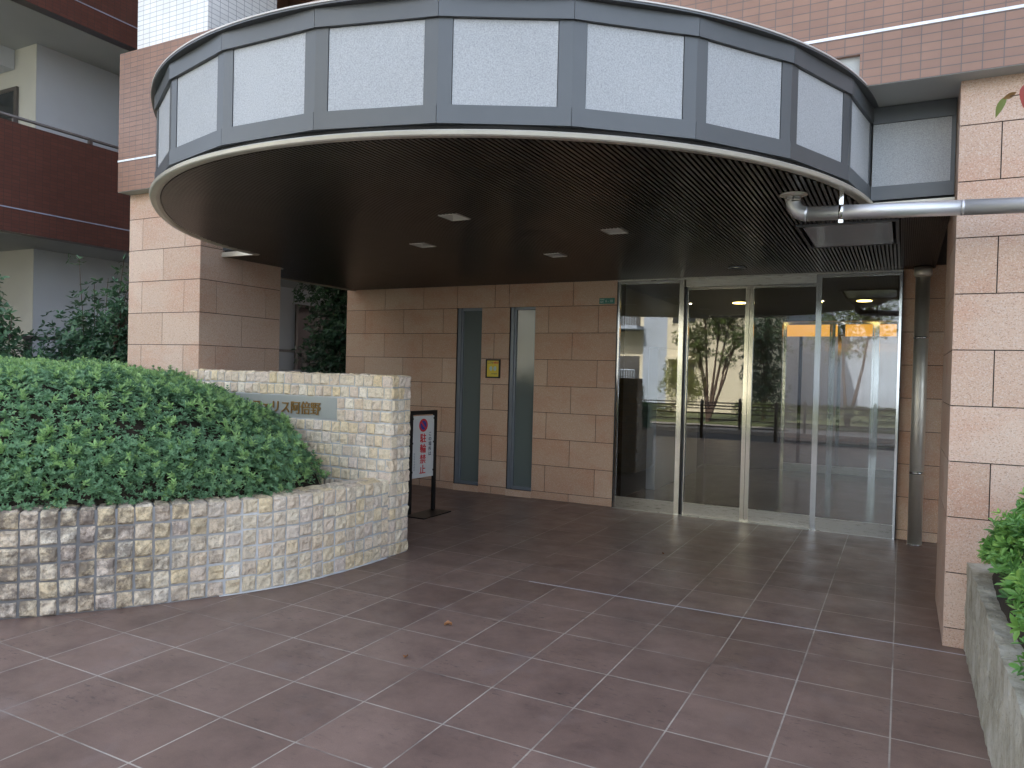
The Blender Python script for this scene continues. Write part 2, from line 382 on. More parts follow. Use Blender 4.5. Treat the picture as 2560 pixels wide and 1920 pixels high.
def slabs(mb, origin, u, n, rows, joints, u0, u1, gap=.0065, proud=.006, skip=None, tl=(.1, .9)):
    """stone slabs as separate faces in front of a dark joint plane; rows = z edges, joints(i) = u positions"""
    o, u, n = Vector(origin), Vector(u), Vector(n); z = Vector((0, 0, 1))
    for i in range(len(rows) - 1):
        js = [u0] + [j for j in sorted(joints(i)) if u0 + .02 < j < u1 - .02] + [u1]
        for a, b in zip(js[:-1], js[1:]):
            g0 = gap / 2 if a != u0 else 0; g1 = gap / 2 if b != u1 else 0
            mb.obox(o + u * (a + g0) + z * (rows[i] + gap / 2), u, z, n, b - a - g0 - g1, rows[i + 1] - rows[i] - gap, proud, 0, random.uniform(*tl))

# ------------------------------------------------------------------ setting
def sheet(name, x0, x1, y0, y1, z, mat):
    b = MB(); b.add([(x0, y0, z), (x1, y0, z), (x1, y1, z), (x0, y1, z)], [(0, 1, 2, 3)]); return tag(b.build(name, mat), kind='structure')
sheet('ground', -300, 300, -300, 300, -.12, M_SOIL)
pv = MB(); pv.box(-9, 9, -2.3, 8.56, -.10, 0); tag(pv.build('paving', M_PAVE), kind='structure')
sheet('road', -120, 120, -5.9, -2.42, -.10, M_ASPH)
kb = MB(); kb.box(-120, 120, -2.42, -2.3, -.11, .004); kb.box(-120, 120, -6.02, -5.9, -.11, .02); tag(kb.build('kerb', M_KERB), kind='structure')
sw = MB(); sw.box(-120, 120, -8.6, -6.02, -.11, .0); tag(sw.build('sidewalk', M_SIDEW), kind='structure')
gr = MB(); gr.box(-60, 60, -26, -8.6, -.11, .05); tag(gr.build('planting_ground', simple('mossy_ground', (.10, .12, .05), .95, 0, .4, 5)), kind='structure')
lf = MB(); lf.box(-3.2, .26, 8.60, 24, -.1, -.002); tag(lf.build('lobby_floor', M_LOBBY), kind='structure')
gg = MB(); gg.box(-11.0, -3.9, 8.8, 24, -.11, .02); gg.box(-11.0, -9, -2.3, 8.8, -.11, .02); tag(gg.build('garden_ground', M_SOIL), kind='structure')

# ------------------------------------------------------------------ main building
B = thing('apartment_building', 'brown tiled apartment building with pink stone piers around the entrance', 'building', (-3, 6.8, 0))
PR = [0.0, .118] + [.118 + .337 * k for k in range(1, 10)]; PR.append(3.423)
def pill_x(i): return [-6.925 + 0] if i % 2 == 0 else [-7.26, -6.595]
# row k spans PR[k]..PR[k+1]; row [2.477,2.814] is k=8
pl = MB(); pl.box(-7.476, -6.366, 5.231, 6.326, 0, 3.423, 1)
slabs(pl, (0, 5.231, 0), (1, 0, 0), (0, -1, 0), PR, lambda i: [-6.925] if i % 2 == 0 else [-7.26, -6.595], -7.48, -6.362)
slabs(pl, (-6.366, 0, 0), (0, 1, 0), (1, 0, 0), PR, lambda i: [5.777] if i % 2 == 0 else [5.436, 6.115], 5.229, 6.33)
slabs(pl, (-7.476, 0, 0), (0, 1, 0), (-1, 0, 0), PR, lambda i: [5.777] if i % 2 == 0 else [5.436, 6.115], 5.229, 6.33)
slabs(pl, (0, 6.326, 0), (1, 0, 0), (0, 1, 0), PR, lambda i: [-6.925] if i % 2 == 0 else [-7.26, -6.595], -7.48, -6.362)
pl.build('pillar', [M_STONE, M_JOINT], B)
pr = MB(); pr.box(.266, 1.374, 5.231, 6.326, 0, 3.423, 1)
slabs(pr, (0, 5.231, 0), (1, 0, 0), (0, -1, 0), PR, lambda i: [.476 + .666 * k for k in range(9)] if i % 2 == 1 else [.81 + .666 * k for k in range(2)], .26, 1.38)
slabs(pr, (.266, 0, 0), (0, 1, 0), (-1, 0, 0), PR, lambda i: [5.777] if i % 2 == 1 else [5.436, 6.115], 5.229, 6.33)
slabs(pr, (1.374, 0, 0), (0, 1, 0), (1, 0, 0), PR, lambda i: [5.777] if i % 2 else [5.436, 6.115], 5.229, 6.33)
slabs(pr, (0, 6.326, 0), (1, 0, 0), (0, 1, 0), PR, lambda i: [.81], .26, 1.38)
o = pr.build('pillar', [M_STONE, M_JOINT], B)
# inner entrance wall with two window slots
BR = [0, .10, .435, .77, 1.105, 1.44, 1.775, 2.11, 2.445, 2.80]
def bw(i):
    if i in (0, 2, 4, 6, 8): r = [-6.55, -5.89, -4.76, -3.65]
    else: r = [-6.9, -6.22, -5.56, -3.98, -3.31]
    return r + ([-5.34, -4.55] if i in (8,) else [])
sw_ = MB()
for a, b, r0, r1 in ((-7.24, -5.34, 0, 9), (-4.95, -4.535, 0, 9), (-4.165, -3.075, 0, 9)):
    sw_.box(a + .004, b - .004, 8.536, 8.85, 0, 2.80, 1)
    slabs(sw_, (0, 8.536, 0), (1, 0, 0), (0, -1, 0), BR[:9], bw, a, b)
for a, b in ((-5.344, -4.946), (-4.539, -4.161)):
    sw_.box(a, b, 8.536, 8.85, 0, .088, 1); sw_.box(a, b, 8.536, 8.85, 2.447, 2.80, 1)
    sw_.obox((a + .003, 8.536, 0), (1, 0, 0), (0, 0, 1), (0, -1, 0), b - a - .006, .085, .012, 0, .8)
slabs(sw_, (0, 8.536, 0), (1, 0, 0), (0, -1, 0), BR[8:], lambda i: bw(8), -7.24, -3.075)
slabs(sw_, (-7.236, 0, 0), (0, 1, 0), (-1, 0, 0), BR, lambda i: [], 8.53, 8.85)
# narrow return right of the doors
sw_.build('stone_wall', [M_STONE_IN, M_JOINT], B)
sw_ = MB(); sw_.box(-.016, 6, 8.536, 8.85, 0, 2.8, 1)
slabs(sw_, (0, 8.536, 0), (1, 0, 0), (0, -1, 0), BR, lambda i: [.21 + .667 * k for k in range(9)] if i % 2 else [.54 + .667 * k for k in range(9)], -.02, 6)
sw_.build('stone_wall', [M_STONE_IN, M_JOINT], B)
for a, b in ((-5.34, -4.95), (-4.535, -4.165)):
    f = MB(); y0, y1 = 8.56, 8.62
    f.box(a, a + .05, y0, y1, .088, 2.447); f.box(a + .05, a + .075, y0 + .02, y1, .088, 2.447); f.box(b - .018, b, y0, y1, .088, 2.447)
    f.box(a + .075, b - .018, y0, y1, .088, .125); f.box(a + .075, b - .018, y0, y1, 2.415, 2.447)
    fo = f.build('window', M_ALU, B); p = MB(); p.box(a + .075, b - .018, 8.60, 8.61, .125, 2.415); p.build('pane', M_FROST, fo)
# brown tile facade above the entrance
fc = MB()
fc.box(-7.49, -5.9, 5.085, 5.26, 3.423, 4.89); fc.box(-5.9, -.293, 5.085, 5.26, 3.626, 4.89); fc.box(-.293, 6, 5.085, 5.26, 3.423, 4.89)
fc.box(-7.49, -7.3, 5.26, 6.8, 3.423, 4.89); 
fc.build('brown_tile_facade', M_BROWN, B)
bl = MB(); bl.box(-7.493, 6, 5.080, 5.0845, 3.740, 3.758); bl.box(-7.4945, -7.4905, 5.08, 6.8, 3.740, 3.758); bl.build('joint_band', M_WHT, B)
sf = MB(); sf.box(-7.486, -5.9, 5.088, 5.5, 3.420, 3.4225); sf.box(-.29, 6, 5.088, 5.5, 3.420, 3.4225)
sf.box(-5.9, -.293, 5.12, 5.5, 3.425, 3.63); sf.build('facade_underside', M_SOFF, B)
wc = MB(); wc.box(-7.46, -6.36, 5.264, 6.19, 4.80, 9.0); wc.build('white_tile_column', M_WHITE, B)
up = MB(); up.box(-7.45, 30, 7.3, 19, 3.44, 14.5); up.box(-11.0, -7.45, 8.2, 25, 3.44, 14.5); up.box(-7.45, 30, 5.3, 7.3, 6.6, 14.5); up.box(-7.48, 30, 5.26, 5.3, 6.6, 7.9)  # block over the garden gap is added out of view to darken it
up.box(6, 30, 5.4, 19, 0, 6.6); up.box(-7.45, -7.3, 5.3, 7.3, 4.9, 6.6)
up.build('upper_storeys_and_shade_block', M_BROWN, B)
bf = MB(); bf.box(-7.3, 6, 5.26, 7.3, 3.46, 3.6); bf.build('balcony_floor', M_SOFF, B)
# lobby shell
lb = MB()
lb.box(-3.4, -3.2, 8.86, 20, 0, 2.8, 0); lb.box(.26, .45, 8.86, 24, 0, 2.8, 0); lb.box(-3.2, -1.9, 13.8, 13.95, 0, 2.8, 1)
lb.box(-1.9, .26, 13.82, 13.92, 2.62, 2.8, 1); lb.box(-3.18, -3.05, 10.2, 12.6, 0, 2.0, 2)
lb.build('lobby_wall', [M_LOBW, M_LOBD, M_WALLW], B)
lc = MB(); lc.box(-3.4, .45, 8.72, 20, 2.735, 2.80); lc.build('lobby_ceiling', M_LOBC, B)
cw = MB(); cw.box(-6, 3, 23.5, 23.8, -.1, 6.5); cw.build('court_wall', simple('blue_grey_court_wall', (.40, .47, .54), .7, 0, .05, 1), B)
cv = MB()
for a, b in ((-2.10, -1.16), (-1.02, -.13)): cv.box(a, b, 15.9, 15.95, 2.47, 2.70)
cv.build('amber_glow_panel', M_GLOW, B)  # emissive panels stand in for the warm lit ceiling behind the transom

# ------------------------------------------------------------------ canopy
CX, CY, R0 = -3.05, 5.68, 2.83
K = thing('entrance_canopy', 'round grey granite canopy jutting out over the entrance paving', 'canopy', (CX, CY, 2.735))
def flat(a): return 1 - .030 * math.exp(-((a + 44) / 22) ** 2)
def cp(a, r): r *= flat(a); a = math.radians(a); return (CX + r * math.sin(a), CY - r * math.cos(a))
step = 13.33; verts = [0.8 + step * (k + .5) for k in range(-7, 7)]
verts = [a for a in verts if -86 < a < 90]
yend = 5.51
def clip_pt(a, r):
    x, y = cp(a, r); return (x, min(y, yend))
angs = verts[:]
if angs[0] > -86: angs = [-86.6] + angs
if angs[-1] < 86: angs = angs + [86.6]
posts, panels = [], []
top = MB(); bot = MB()
def seg(a0, a1, ro, ri): return [cp(a0, ro), cp(a1, ro), cp(a1, ri), cp(a0, ri)]
for a0, a1 in zip(angs[:-1], angs[1:]):
    e = .0012 * 57.3 / R0
    bot.prism(seg(a0 + e, a1 - e, R0 + .004, R0 - .05), 2.805, 2.895)
    top.prism(seg(a0 + e, a1 - e, R0 + .012, R0 - .05), 3.318, 3.413)
    P0, P1 = Vector(cp(a0, R0)), Vector(cp(a1, R0)); L = (P1 - P0).length; u = (P1 - P0) / L; n = Vector((u.y, -u.x))
    hw = .070
    h0 = hw if a0 in verts else .004; h1 = hw if a1 in verts else .004
    if L < h0 + h1 + .02: h0 = h1 = .005
    for s0, s1, who in ((0, h0, a0), (L - h1, L, a1)):
        q0, q1 = P0 + u * s0, P0 + u * s1
        posts.append((who, [tuple(q0 - n * .004), tuple(q1 - n * .004), tuple(q1 - n * .05), tuple(q0 - n * .05)]))
    q0, q1 = P0 + u * (h0 + .003), P0 + u * (L - h1 - .003)
    p = MB(); p.prism([tuple(q0 - n * .009), tuple(q1 - n * .009), tuple(q1 - n * .04), tuple(q0 - n * .04)], 2.898, 3.315)
    panels.append(p)
for p in panels: p.build('granite_panel', M_GRAN, K)
for a in angs:
    m = MB()
    for who, poly in posts:
        if who == a: m.prism(poly, 2.896, 3.317)
    m.build('fascia_post', M_FRAME, K)
bot.build('bottom_rail', M_FRAME, K); top.build('top_rail', M_FRAME, K)
for x0, x1 in ((-6.362, -5.875), (-.225, .255)):
    p = MB(); p.box(x0 + .003, x1 - .003, 5.515, 5.55, 2.898, 3.308); p.build('granite_panel', M_GRAN, K)
    p = MB(); p.box(x0, x1, 5.508, 5.56, 2.805, 2.896); p.box(x0, x1, 5.505, 5.56, 3.310, 3.419); p.box(x1 - .025 if x0 > -1 else x0, x1 if x0 > -1 else x0 + .025, 5.510, 5.56, 2.896, 3.31); p.build('side_rail', M_FRAME, K)
def arc_profile(prof, a0=-86.9, a1=86.6, n=140):
    mb = MB(); vs = []; m = len(prof)
    for i in range(n + 1):
        a = a0 + (a1 - a0) * i / n
        for r, z in prof: x, y = cp(a, r); vs.append((x, y, z))
    fs = [(i * m + j, i * m + (j + 1) % m, (i + 1) * m + (j + 1) % m, (i + 1) * m + j) for i in range(n) for j in range(m)]
    mb.add(vs, fs, 0, .5, False); mb.add([vs[j] for j in range(m)], [tuple(range(m))]); mb.add([vs[n * m + j] for j in range(m)], [tuple(range(m))[::-1]])
    return mb
rg = arc_profile([(2.862, 2.741), (2.866, 2.758), (2.858, 2.766), (2.80, 2.768), (2.79, 2.785), (2.79, 2.748), (2.822, 2.735), (2.855, 2.735)])
rg.box(-6.36, -5.87, 5.49, 5.53, 2.737, 2.785); rg.box(-.235, .258, 5.49, 5.53, 2.737, 2.785); rg.box(-7.12, -7.08, 6.34, 8.53, 2.725, 2.785); rg.box(-7.08, -6.37, 6.34, 6.38, 2.725, 2.785)
rg.build('edge_ring', M_RING, K)
gp = arc_profile([(2.805, 2.786), (2.805, 2.803), (2.76, 2.803), (2.76, 2.786)]); gp.build('shadow_gap', M_BLACK, K)
c1 = arc_profile([(2.866, 3.425), (2.866, 3.433), (2.78, 3.440), (2.78, 3.424)]); c1.build('coping', M_COPE, K)
c2 = arc_profile([(2.862, 3.4145), (2.862, 3.4235), (2.80, 3.4235), (2.80, 3.4145)]); c2.build('coping_lip', M_FRAME, K)
# roof sheet and dark ceiling void
pts = [cp(-86.6 + 173.2 * i / 90, 2.79) for i in range(91)]
rf = MB(); rf.prism(pts + [(-.23, 5.51), (-5.87, 5.51)], 3.40, 3.423); rf.build('roof', M_COPE, K)
vd = MB(); pts2 = [cp(-86.6 + 173.2 * i / 90, 2.75) for i in range(91)]
vd.prism(pts2 + [(6, 5.52), (6, 8.53), (-7.1, 8.53), (-7.1, 6.35), (-6.35, 6.35), (-6.35, 5.52)], 2.775, 2.80); vd.build('ceiling_void', M_BLACK, K)
# square downlights and hatch leave openings in the slats
DL = [(-2.98, 4.69), (-3.91, 5.63), (-2.06, 5.61), (-3.0, 6.55)]
HX0, HX1, HY0, HY1 = -.74, -.055, 5.86, 6.84
holes = [(x - .083, x + .083, y - .105, y + .105) for x, y in DL] + [(HX0, HX1, HY0, HY1), (-1.63, -1.46, 7.78, 7.96)]
sl = MB(); slb = MB()
x = -7.09; pitch = .030
while x < .25:
    xm = x + .0085; dx = xm - CX
    if xm < -6.37: y0 = 6.39
    elif abs(dx) < 2.79:
        lo, hi = -88.0, 88.0
        for _ in range(24):
            md = (lo + hi) / 2
            if cp(md, 2.79)[0] < xm: lo = md
            else: hi = md
        y0 = min(cp(lo, 2.79)[1], 5.53)
    else: y0 = 5.53
    if dx > 0 and dx > 2.79: y0 = 5.53
    segs = [(y0, 8.525)]
    if xm > -.05: segs = [(y0, 5.86)]
    for hx0, hx1, hy0, hy1 in holes:
        if hx0 - .012 < xm < hx1 + .012:
            ns = []
            for a, b in segs:
                if hy1 <= a or hy0 >= b: ns.append((a, b)); continue
                if hy0 > a: ns.append((a, hy0))
                if hy1 < b: ns.append((hy1, b))
            segs = ns
    for a, b in segs:
        if b - a > .01: sl.box(x, x + .017, a, b, 2.742, 2.768)
    x += pitch
sl.build('soffit_slats', M_SLAT, K)
x = -.045
while x < .25: slb.box(x, x + .0105, 5.87, 8.525, 2.744, 2.766); x += .0145
slb.build('side_soffit_slats', M_SLATB, K)

for i, (x, y) in enumerate(DL):
    lab = ['square recessed downlight in the slatted ceiling nearest the canopy edge', 'square recessed downlight in the slatted ceiling farthest to the left',
           'square recessed downlight in the slatted ceiling farthest to the right, left of the hatch', 'square recessed downlight in the slatted ceiling closest to the doors, deepest of the four'][i]
    d = thing('ceiling_downlight', lab, 'ceiling light', (x, y, 2.735), 'square downlights in the canopy ceiling')
    hx, hy = .08, .102; m = MB()
    for a in ((x - hx, x + hx, y - hy, y - hy + .008), (x - hx, x + hx, y + hy - .008, y + hy), (x - hx, x - hx + .008, y - hy + .008, y + hy - .008), (x + hx - .008, x + hx, y - hy + .008, y + hy - .008)): m.box(*a, 2.738, 2.772)
    m.build('frame', M_LAMPR, d)
    p = MB(); z0, z1 = 2.745, 2.774; q = .045; A = [(x - hx + .008, y - hy + .008), (x + hx - .008, y - hy + .008), (x + hx - .008, y + hy - .008), (x - hx + .008, y + hy - .008)]
    I = [(x - q, y - q), (x + q, y - q), (x + q, y + q), (x - q, y + q)]
    p.add([(*a, z0) for a in A] + [(*a, z1) for a in I], [(0, 1, 5, 4), (1, 2, 6, 5), (2, 3, 7, 6), (3, 0, 4, 7), (4, 5, 6, 7)]); p.build('reflector', M_LAMPR, d)
rd = thing('round_downlight', 'small dark round downlight recessed in the ceiling before the glass doors', 'ceiling light', (-1.545, 7.87, 2.735))
m = MB(); ring = [(-1.545 + .085 * math.cos(a), 7.87 + .085 * math.sin(a)) for a in np.linspace(0, 2 * math.pi, 25)[:-1]]
ring2 = [(-1.545 + .06 * math.cos(a), 7.87 + .06 * math.sin(a)) for a in np.linspace(0, 2 * math.pi, 25)[:-1]]
m.add([(*p, 2.733) for p in ring] + [(*p, 2.735) for p in ring2] + [(*p, 2.745) for p in ring], [(i, (i + 1) % 24, 24 + (i + 1) % 24, 24 + i) for i in range(24)] + [(i, (i + 1) % 24, 48 + (i + 1) % 24, 48 + i) for i in range(24)])
m.build('trim', M_ALU, rd); m = MB(); m.add([(*p, 2.740) for p in ring2], [tuple(range(24))]); m.build('lens', M_DGLASS, rd)
# hatch
ht = thing('ceiling_hatch', 'grey reflective access hatch in the slatted ceiling above the doors', 'hatch', ((HX0 + HX1) / 2, 6.35, 2.73))
m = MB(); t = .022
m.box(HX0, HX1, HY0, HY0 + t, 2.728, 2.77); m.box(HX0, HX1, HY1 - t, HY1, 2.728, 2.77); m.box(HX0, HX0 + t, HY0 + t, HY1 - t, 2.728, 2.77); m.box(HX1 - t, HX1, HY0 + t, HY1 - t, 2.728, 2.77)
m.build('frame', M_FRAME, ht); m = MB(); m.box(HX0 + .05, HX1 - .045, HY0 + t + .004, HY1 - t - .002, 2.731, 2.745); m.build('panel', M_HATCH, ht)

# ------------------------------------------------------------------ pipes
hp = thing('horizontal_pipe', 'silver steel pipe running out sideways under the canopy to the right', 'pipe', (-.62, 4.86, 2.6))
m = MB(); pts = [(-.63, 4.87, 2.75), (-.63, 4.87, 2.70)]
for i in range(9):
    a = math.pi / 2 * i / 8; pts.append((-.63 + .085 * (1 - math.cos(a)), 4.87, 2.70 - .0 - .085 * math.sin(a)))
m.tube(pts, .045, 28); m.tube([(-.545, 4.87, 2.615), (.27, 4.87, 2.588)], .0435, 28); m.tube([(.273, 4.87, 2.588), (4.0, 4.87, 2.46)], .0435, 28)
m.tube([(.262, 4.87, 2.588), (.276, 4.87, 2.5875)], .0446, 28)
m.build('pipe', M_PIPE, hp)
m = MB(); m.tube([(-.63, 4.87, 2.742), (-.63, 4.87, 2.736), (-.63, 4.87, 2.722)], [.084, .084, .05], 28); m.tube([(-.63, 4.87, 2.699), (-.63, 4.87, 2.705)], .0475, 28); m.build('flange', M_PIPE2, hp)
m = MB(); m.tube([(-.368, 4.87, 2.61), (-.345, 4.87, 2.609)], .047, 28); m.box(-.368, -.345, 4.866, 4.874, 2.65, 2.75); m.box(-.37, -.343, 4.855, 4.885, 2.545, 2.565); m.build('hanger_clamp', M_STEEL, hp)
dp = thing('downpipe', 'tall steel downpipe standing beside the glass doors against the stone', 'pipe', (.148, 8.36, 0))
m = MB(); m.tube([(.148, 8.36, 0), (.148, 8.36, 2.74)], .064, 32); m.build('pipe', M_PIPE2, dp)
m = MB(); m.tube([(.148, 8.36, 2.64), (.148, 8.36, 2.66), (.148, 8.36, 2.735)], [.066, .08, .08], 32); m.build('collar', M_PIPE2, dp)
for z in (2.03, .70):
    m = MB(); m.tube([(.148, 8.36, z), (.148, 8.36, z + .022)], .0675, 32); m.box(.135, .16, 8.42, 8.535, z, z + .022); m.build('clamp', M_STEEL, dp)
m = MB(); m.tube([(.148, 8.36, 0), (.148, 8.36, .006)], .078, 32); m.build('base_ring', M_STEEL, dp)

# ------------------------------------------------------------------ glass entrance
G = thing('glass_entrance', 'wide glass entrance with stainless frames and sliding doors under the canopy', 'entrance doors', (-1.55, 8.56, 0))
YF = 8.53
def leaf(name, x0, x1, sl_, sr_, y, ztop, rail=.138, parent=G, th=.045, glass=M_GLASS, rm=M_STEELR):
    m = MB(); m.box(x0, x0 + sl_, y, y + th, .004, ztop); m.box(x1 - sr_, x1, y, y + th, .004, ztop)
    m.box(x0 + sl_, x1 - sr_, y + .003, y + th - .003, ztop - .03, ztop - .001); m.box(x0 + sl_, x1 - sr_, y + .002, y + th - .002, .004, rail, 1)
    o = m.build(name, [M_STEEL, rm], parent); g = MB(); yy = y + th / 2
    g.add([(x0 + sl_, yy, rail), (x1 - sr_, yy, rail), (x1 - sr_, yy, ztop - .03), (x0 + sl_, yy, ztop - .03)], [(0, 1, 2, 3)])
    g.build('pane', glass, o); return o
leaf('fixed_panel', -3.06, -2.262, .022, .056, YF + .0, 2.722)
leaf('fixed_panel', -.838, -.03, .055, .022, YF - .03, 2.722)
leaf('sliding_door', -2.235, -1.538, .014, .044, YF + .05, 2.64)
leaf('sliding_door', -1.534, -.83, .044, .016, YF + .05, 2.64)
m = MB(); m.box(-2.25, -.84, YF + .03, YF + .14, 2.642, 2.724); m.box(-3.07, -.025, YF - .012, YF + .14, 2.7245, 2.745); m.build('header', M_STEELR, G)
m = MB(); m.box(-3.072, -3.062, YF - .01, YF + .13, 0, 2.724); m.build('jamb', M_BLK, G); m = MB(); m.box(-.028, -.020, YF - .04, YF + .13, 0, 2.724); m.build('jamb', M_BLK, G)
m = MB(); m.box(-3.06, -.03, YF - .05, YF + .14, -.01, .0035); m.build('threshold', M_STEELR, G)
m = MB(); m.box(-2.260, -2.237, YF + .02, YF + .10, .004, 2.64); m.build('gasket', M_BLK, G)
G2 = thing('inner_doors', 'second set of stainless framed glass doors seen deep inside the lobby', 'entrance doors', (-.9, 13.8, 0))
leaf('door', -1.875, -1.10, .05, .03, 13.82, 2.60, .135, G2, glass=M_GLASS2); leaf('door', -1.095, -.44, .055, .03, 13.82, 2.60, .135, G2, glass=M_GLASS2); leaf('door', -.435, .25, .07, .03, 13.82, 2.60, .135, G2, glass=M_GLASS2)
G3 = thing('court_window', 'far window wall at the back end of the lobby looking onto a bright court', 'window', (-1.5, 20, 0))
for a, b in ((-3.2, -2.3), (-2.3, -1.4), (-1.4, -.55), (-.55, .26)): leaf('window_panel', a, b, .04, .04, 20, 2.73, .06, G3, glass=M_GLASS2)
for i, (x, y, r, mt) in enumerate(((-2.21, 11.51, .095, M_LAMP), (-.51, 11.58, .095, M_LAMP), (-4.04 + 1.1, 11.46, .02, M_SPOT), (-1.05, 11.5, .014, M_SPOT))):
    lab = ['lit warm round lamp in the lobby ceiling seen through the left sliding door', 'lit warm round lamp in the lobby ceiling seen through the rightmost glass panel', 'tiny lit spot in the lobby ceiling near the left door jamb', 'tiny lit spot in the lobby ceiling beside the third stile'][i]
    m = MB(); m.tube([(x, y, 2.728), (x, y, 2.7345)], r, 24); tag(m.build('ceiling_lamp', mt, origin=(x, y, 2.73)), lab, 'ceiling light', 'lit lamps in the lobby ceiling')

# ------------------------------------------------------------------ cobbled walls
def cobbles(mb, fn, cells, N=4, proud=.012, seed=1, inset=.005):
    """split-faced blocks; fn(u,v,w)->world; w is outward"""
    rr = random.Random(seed)
    for (u0, u1, v0, v1) in cells:
        g = inset + rr.uniform(0, .003); a0, a1, b0, b1 = u0 + g, u1 - g, v0 + g, v1 - g
        cj = [(rr.uniform(-.004, .004), rr.uniform(-.004, .004)) for _ in range(4)]
        tilt = (rr.uniform(-.007, .007), rr.uniform(-.007, .007)); base = rr.uniform(-.003, .006); sd_ = rr.uniform(0, 100)
        tint = rr.random(); vs = []
        for j in range(N + 1):
            for i in range(N + 1):
                s, t = i / N, j / N
                s2, t2 = (0 if i == 0 else 1 if i == N else .12 + .76 * (i - 1) / (N - 2)), (0 if j == 0 else 1 if j == N else .12 + .76 * (j - 1) / (N - 2))
                ju = (cj[0][0] * (1 - s) * (1 - t) + cj[1][0] * s * (1 - t) + cj[2][0] * (1 - s) * t + cj[3][0] * s * t)
                jv = (cj[0][1] * (1 - s) * (1 - t) + cj[1][1] * s * (1 - t) + cj[2][1] * (1 - s) * t + cj[3][1] * s * t)
                u = a0 + (a1 - a0) * s2 + ju; v = b0 + (b1 - b0) * t2 + jv
                edge = min(s, 1 - s, t, 1 - t) * N
                nz = mnoise.noise(Vector((u * 28 + sd_, v * 28, sd_)))
                if edge < .5:
                    w = .005 + nz * .003; u += rr.uniform(-.0018, .0018); v += rr.uniform(-.0018, .0018)
                else: w = proud * (1 if edge > 1.2 else .92) + nz * .016 + base + tilt[0] * (s - .5) * 2 + tilt[1] * (t - .5) * 2
                vs.append(fn(u, v, w))
        fs = [(j * (N + 1) + i, j * (N + 1) + i + 1, (j + 1) * (N + 1) + i + 1, (j + 1) * (N + 1) + i) for j in range(N) for i in range(N)]
        ring_ = [i for i in range(N + 1)] + [j * (N + 1) + N for j in range(1, N + 1)] + [N * (N + 1) + i for i in range(N - 1, -1, -1)] + [j * (N + 1) for j in range(N - 1, 0, -1)]
        nb = len(vs)
        for k in ring_:
            i, j = k % (N + 1), k // (N + 1); vs.append(fn(a0 + (a1 - a0) * i / N, b0 + (b1 - b0) * j / N, -.02))
        m_ = len(ring_); fs += [(ring_[k], nb + k, nb + (k + 1) % m_, ring_[(k + 1) % m_]) for k in range(m_)]
        mb.add(vs, fs, 0, tint)
def cells(u0, u1, rows, w, seed, var=.12, skip=None, wide=.07, stack=False):
    rr = random.Random(seed); out = []
    for v0, v1 in zip(rows[:-1], rows[1:]):
        u = u0; 
        while u < u1 - .01:
            ww = w * rr.uniform(1 - var, 1 + var) * (1.7 if rr.random() < wide else 1)
            e = u + ww
            if e > u1 - w * .5: e = u1
            c = (u, e, v0 + rr.uniform(-.003, .003), v1 + rr.uniform(-.003, .003))
            if not (skip and skip(c)): out.append(c)
            u = e
    return out
NWY, NX0, NX1, NZ = 5.12, -6.35, -3.835, 1.548
NW = thing('name_wall', 'tall cream cobbled stone wall carrying the building nameplate', 'wall', (-5.1, 5.28, 0))
rows = list(np.linspace(0, NZ, 16)); PX0, PX1, PZ0, PZ1 = -5.76, -4.444, rows[11] + .004, rows[13] - .004
m = MB(); m.box(NX0, NX1 - .005, NWY + .005, 5.385, 0, NZ - .008, 1)
def f_front(u, v, w_): return (u, NWY + .004 - w_, v)
def sk(c): return c[0] > PX0 - .05 and c[1] < PX1 + .05 and c[2] > PZ0 - .02 and c[3] < PZ1 + .02
cc = []
for i in range(15):
    if i in (11, 12): cc += cells(NX0, PX0 - .005, rows[i:i + 2], .1, 30 + i) + cells(PX1 + .005, NX1, rows[i:i + 2], .1, 60 + i)
    else: cc += cells(NX0, NX1, rows[i:i + 2], .1, 90 + i)
cobbles(m, f_front, cc, 4, seed=2)
cobbles(m, lambda u, v, w_: (NX1 - .004 + w_, u, v), cells(NWY, 5.39, rows, .09, 5, .06, wide=0), 4, seed=3)
cobbles(m, lambda u, v, w_: (u, v, NZ - .006 + w_), cells(NX0, NX1, [NWY, NWY + .09, NWY + .18, 5.39], .1, 6), 3, seed=4, proud=.008)
cobbles(m, lambda u, v, w_: (u, 5.386 + w_, v), cells(NX0, NX1, rows, .1, 8), 3, seed=9)
m.build('stonework', [M_COB, M_MORT], NW)
PL = thing('nameplate', 'brushed steel nameplate with raised gold Japanese letters set in the cobbled wall', 'sign', ((PX0 + PX1) / 2, NWY, 1.13))
m = MB(); m.box(PX0, PX1, NWY + .002, NWY + .02, PZ0, PZ1); m.build('plate', M_PLATE, PL)
text_mesh('フェリス阿倍野', .124, M_GOLD, (-5.475, NWY - .003, 1.185), (1, 0, 0), (0, 0, 1), (0, -1, 0), PL, depth=.004, bold=.0022, sx=.985, track=1.0)

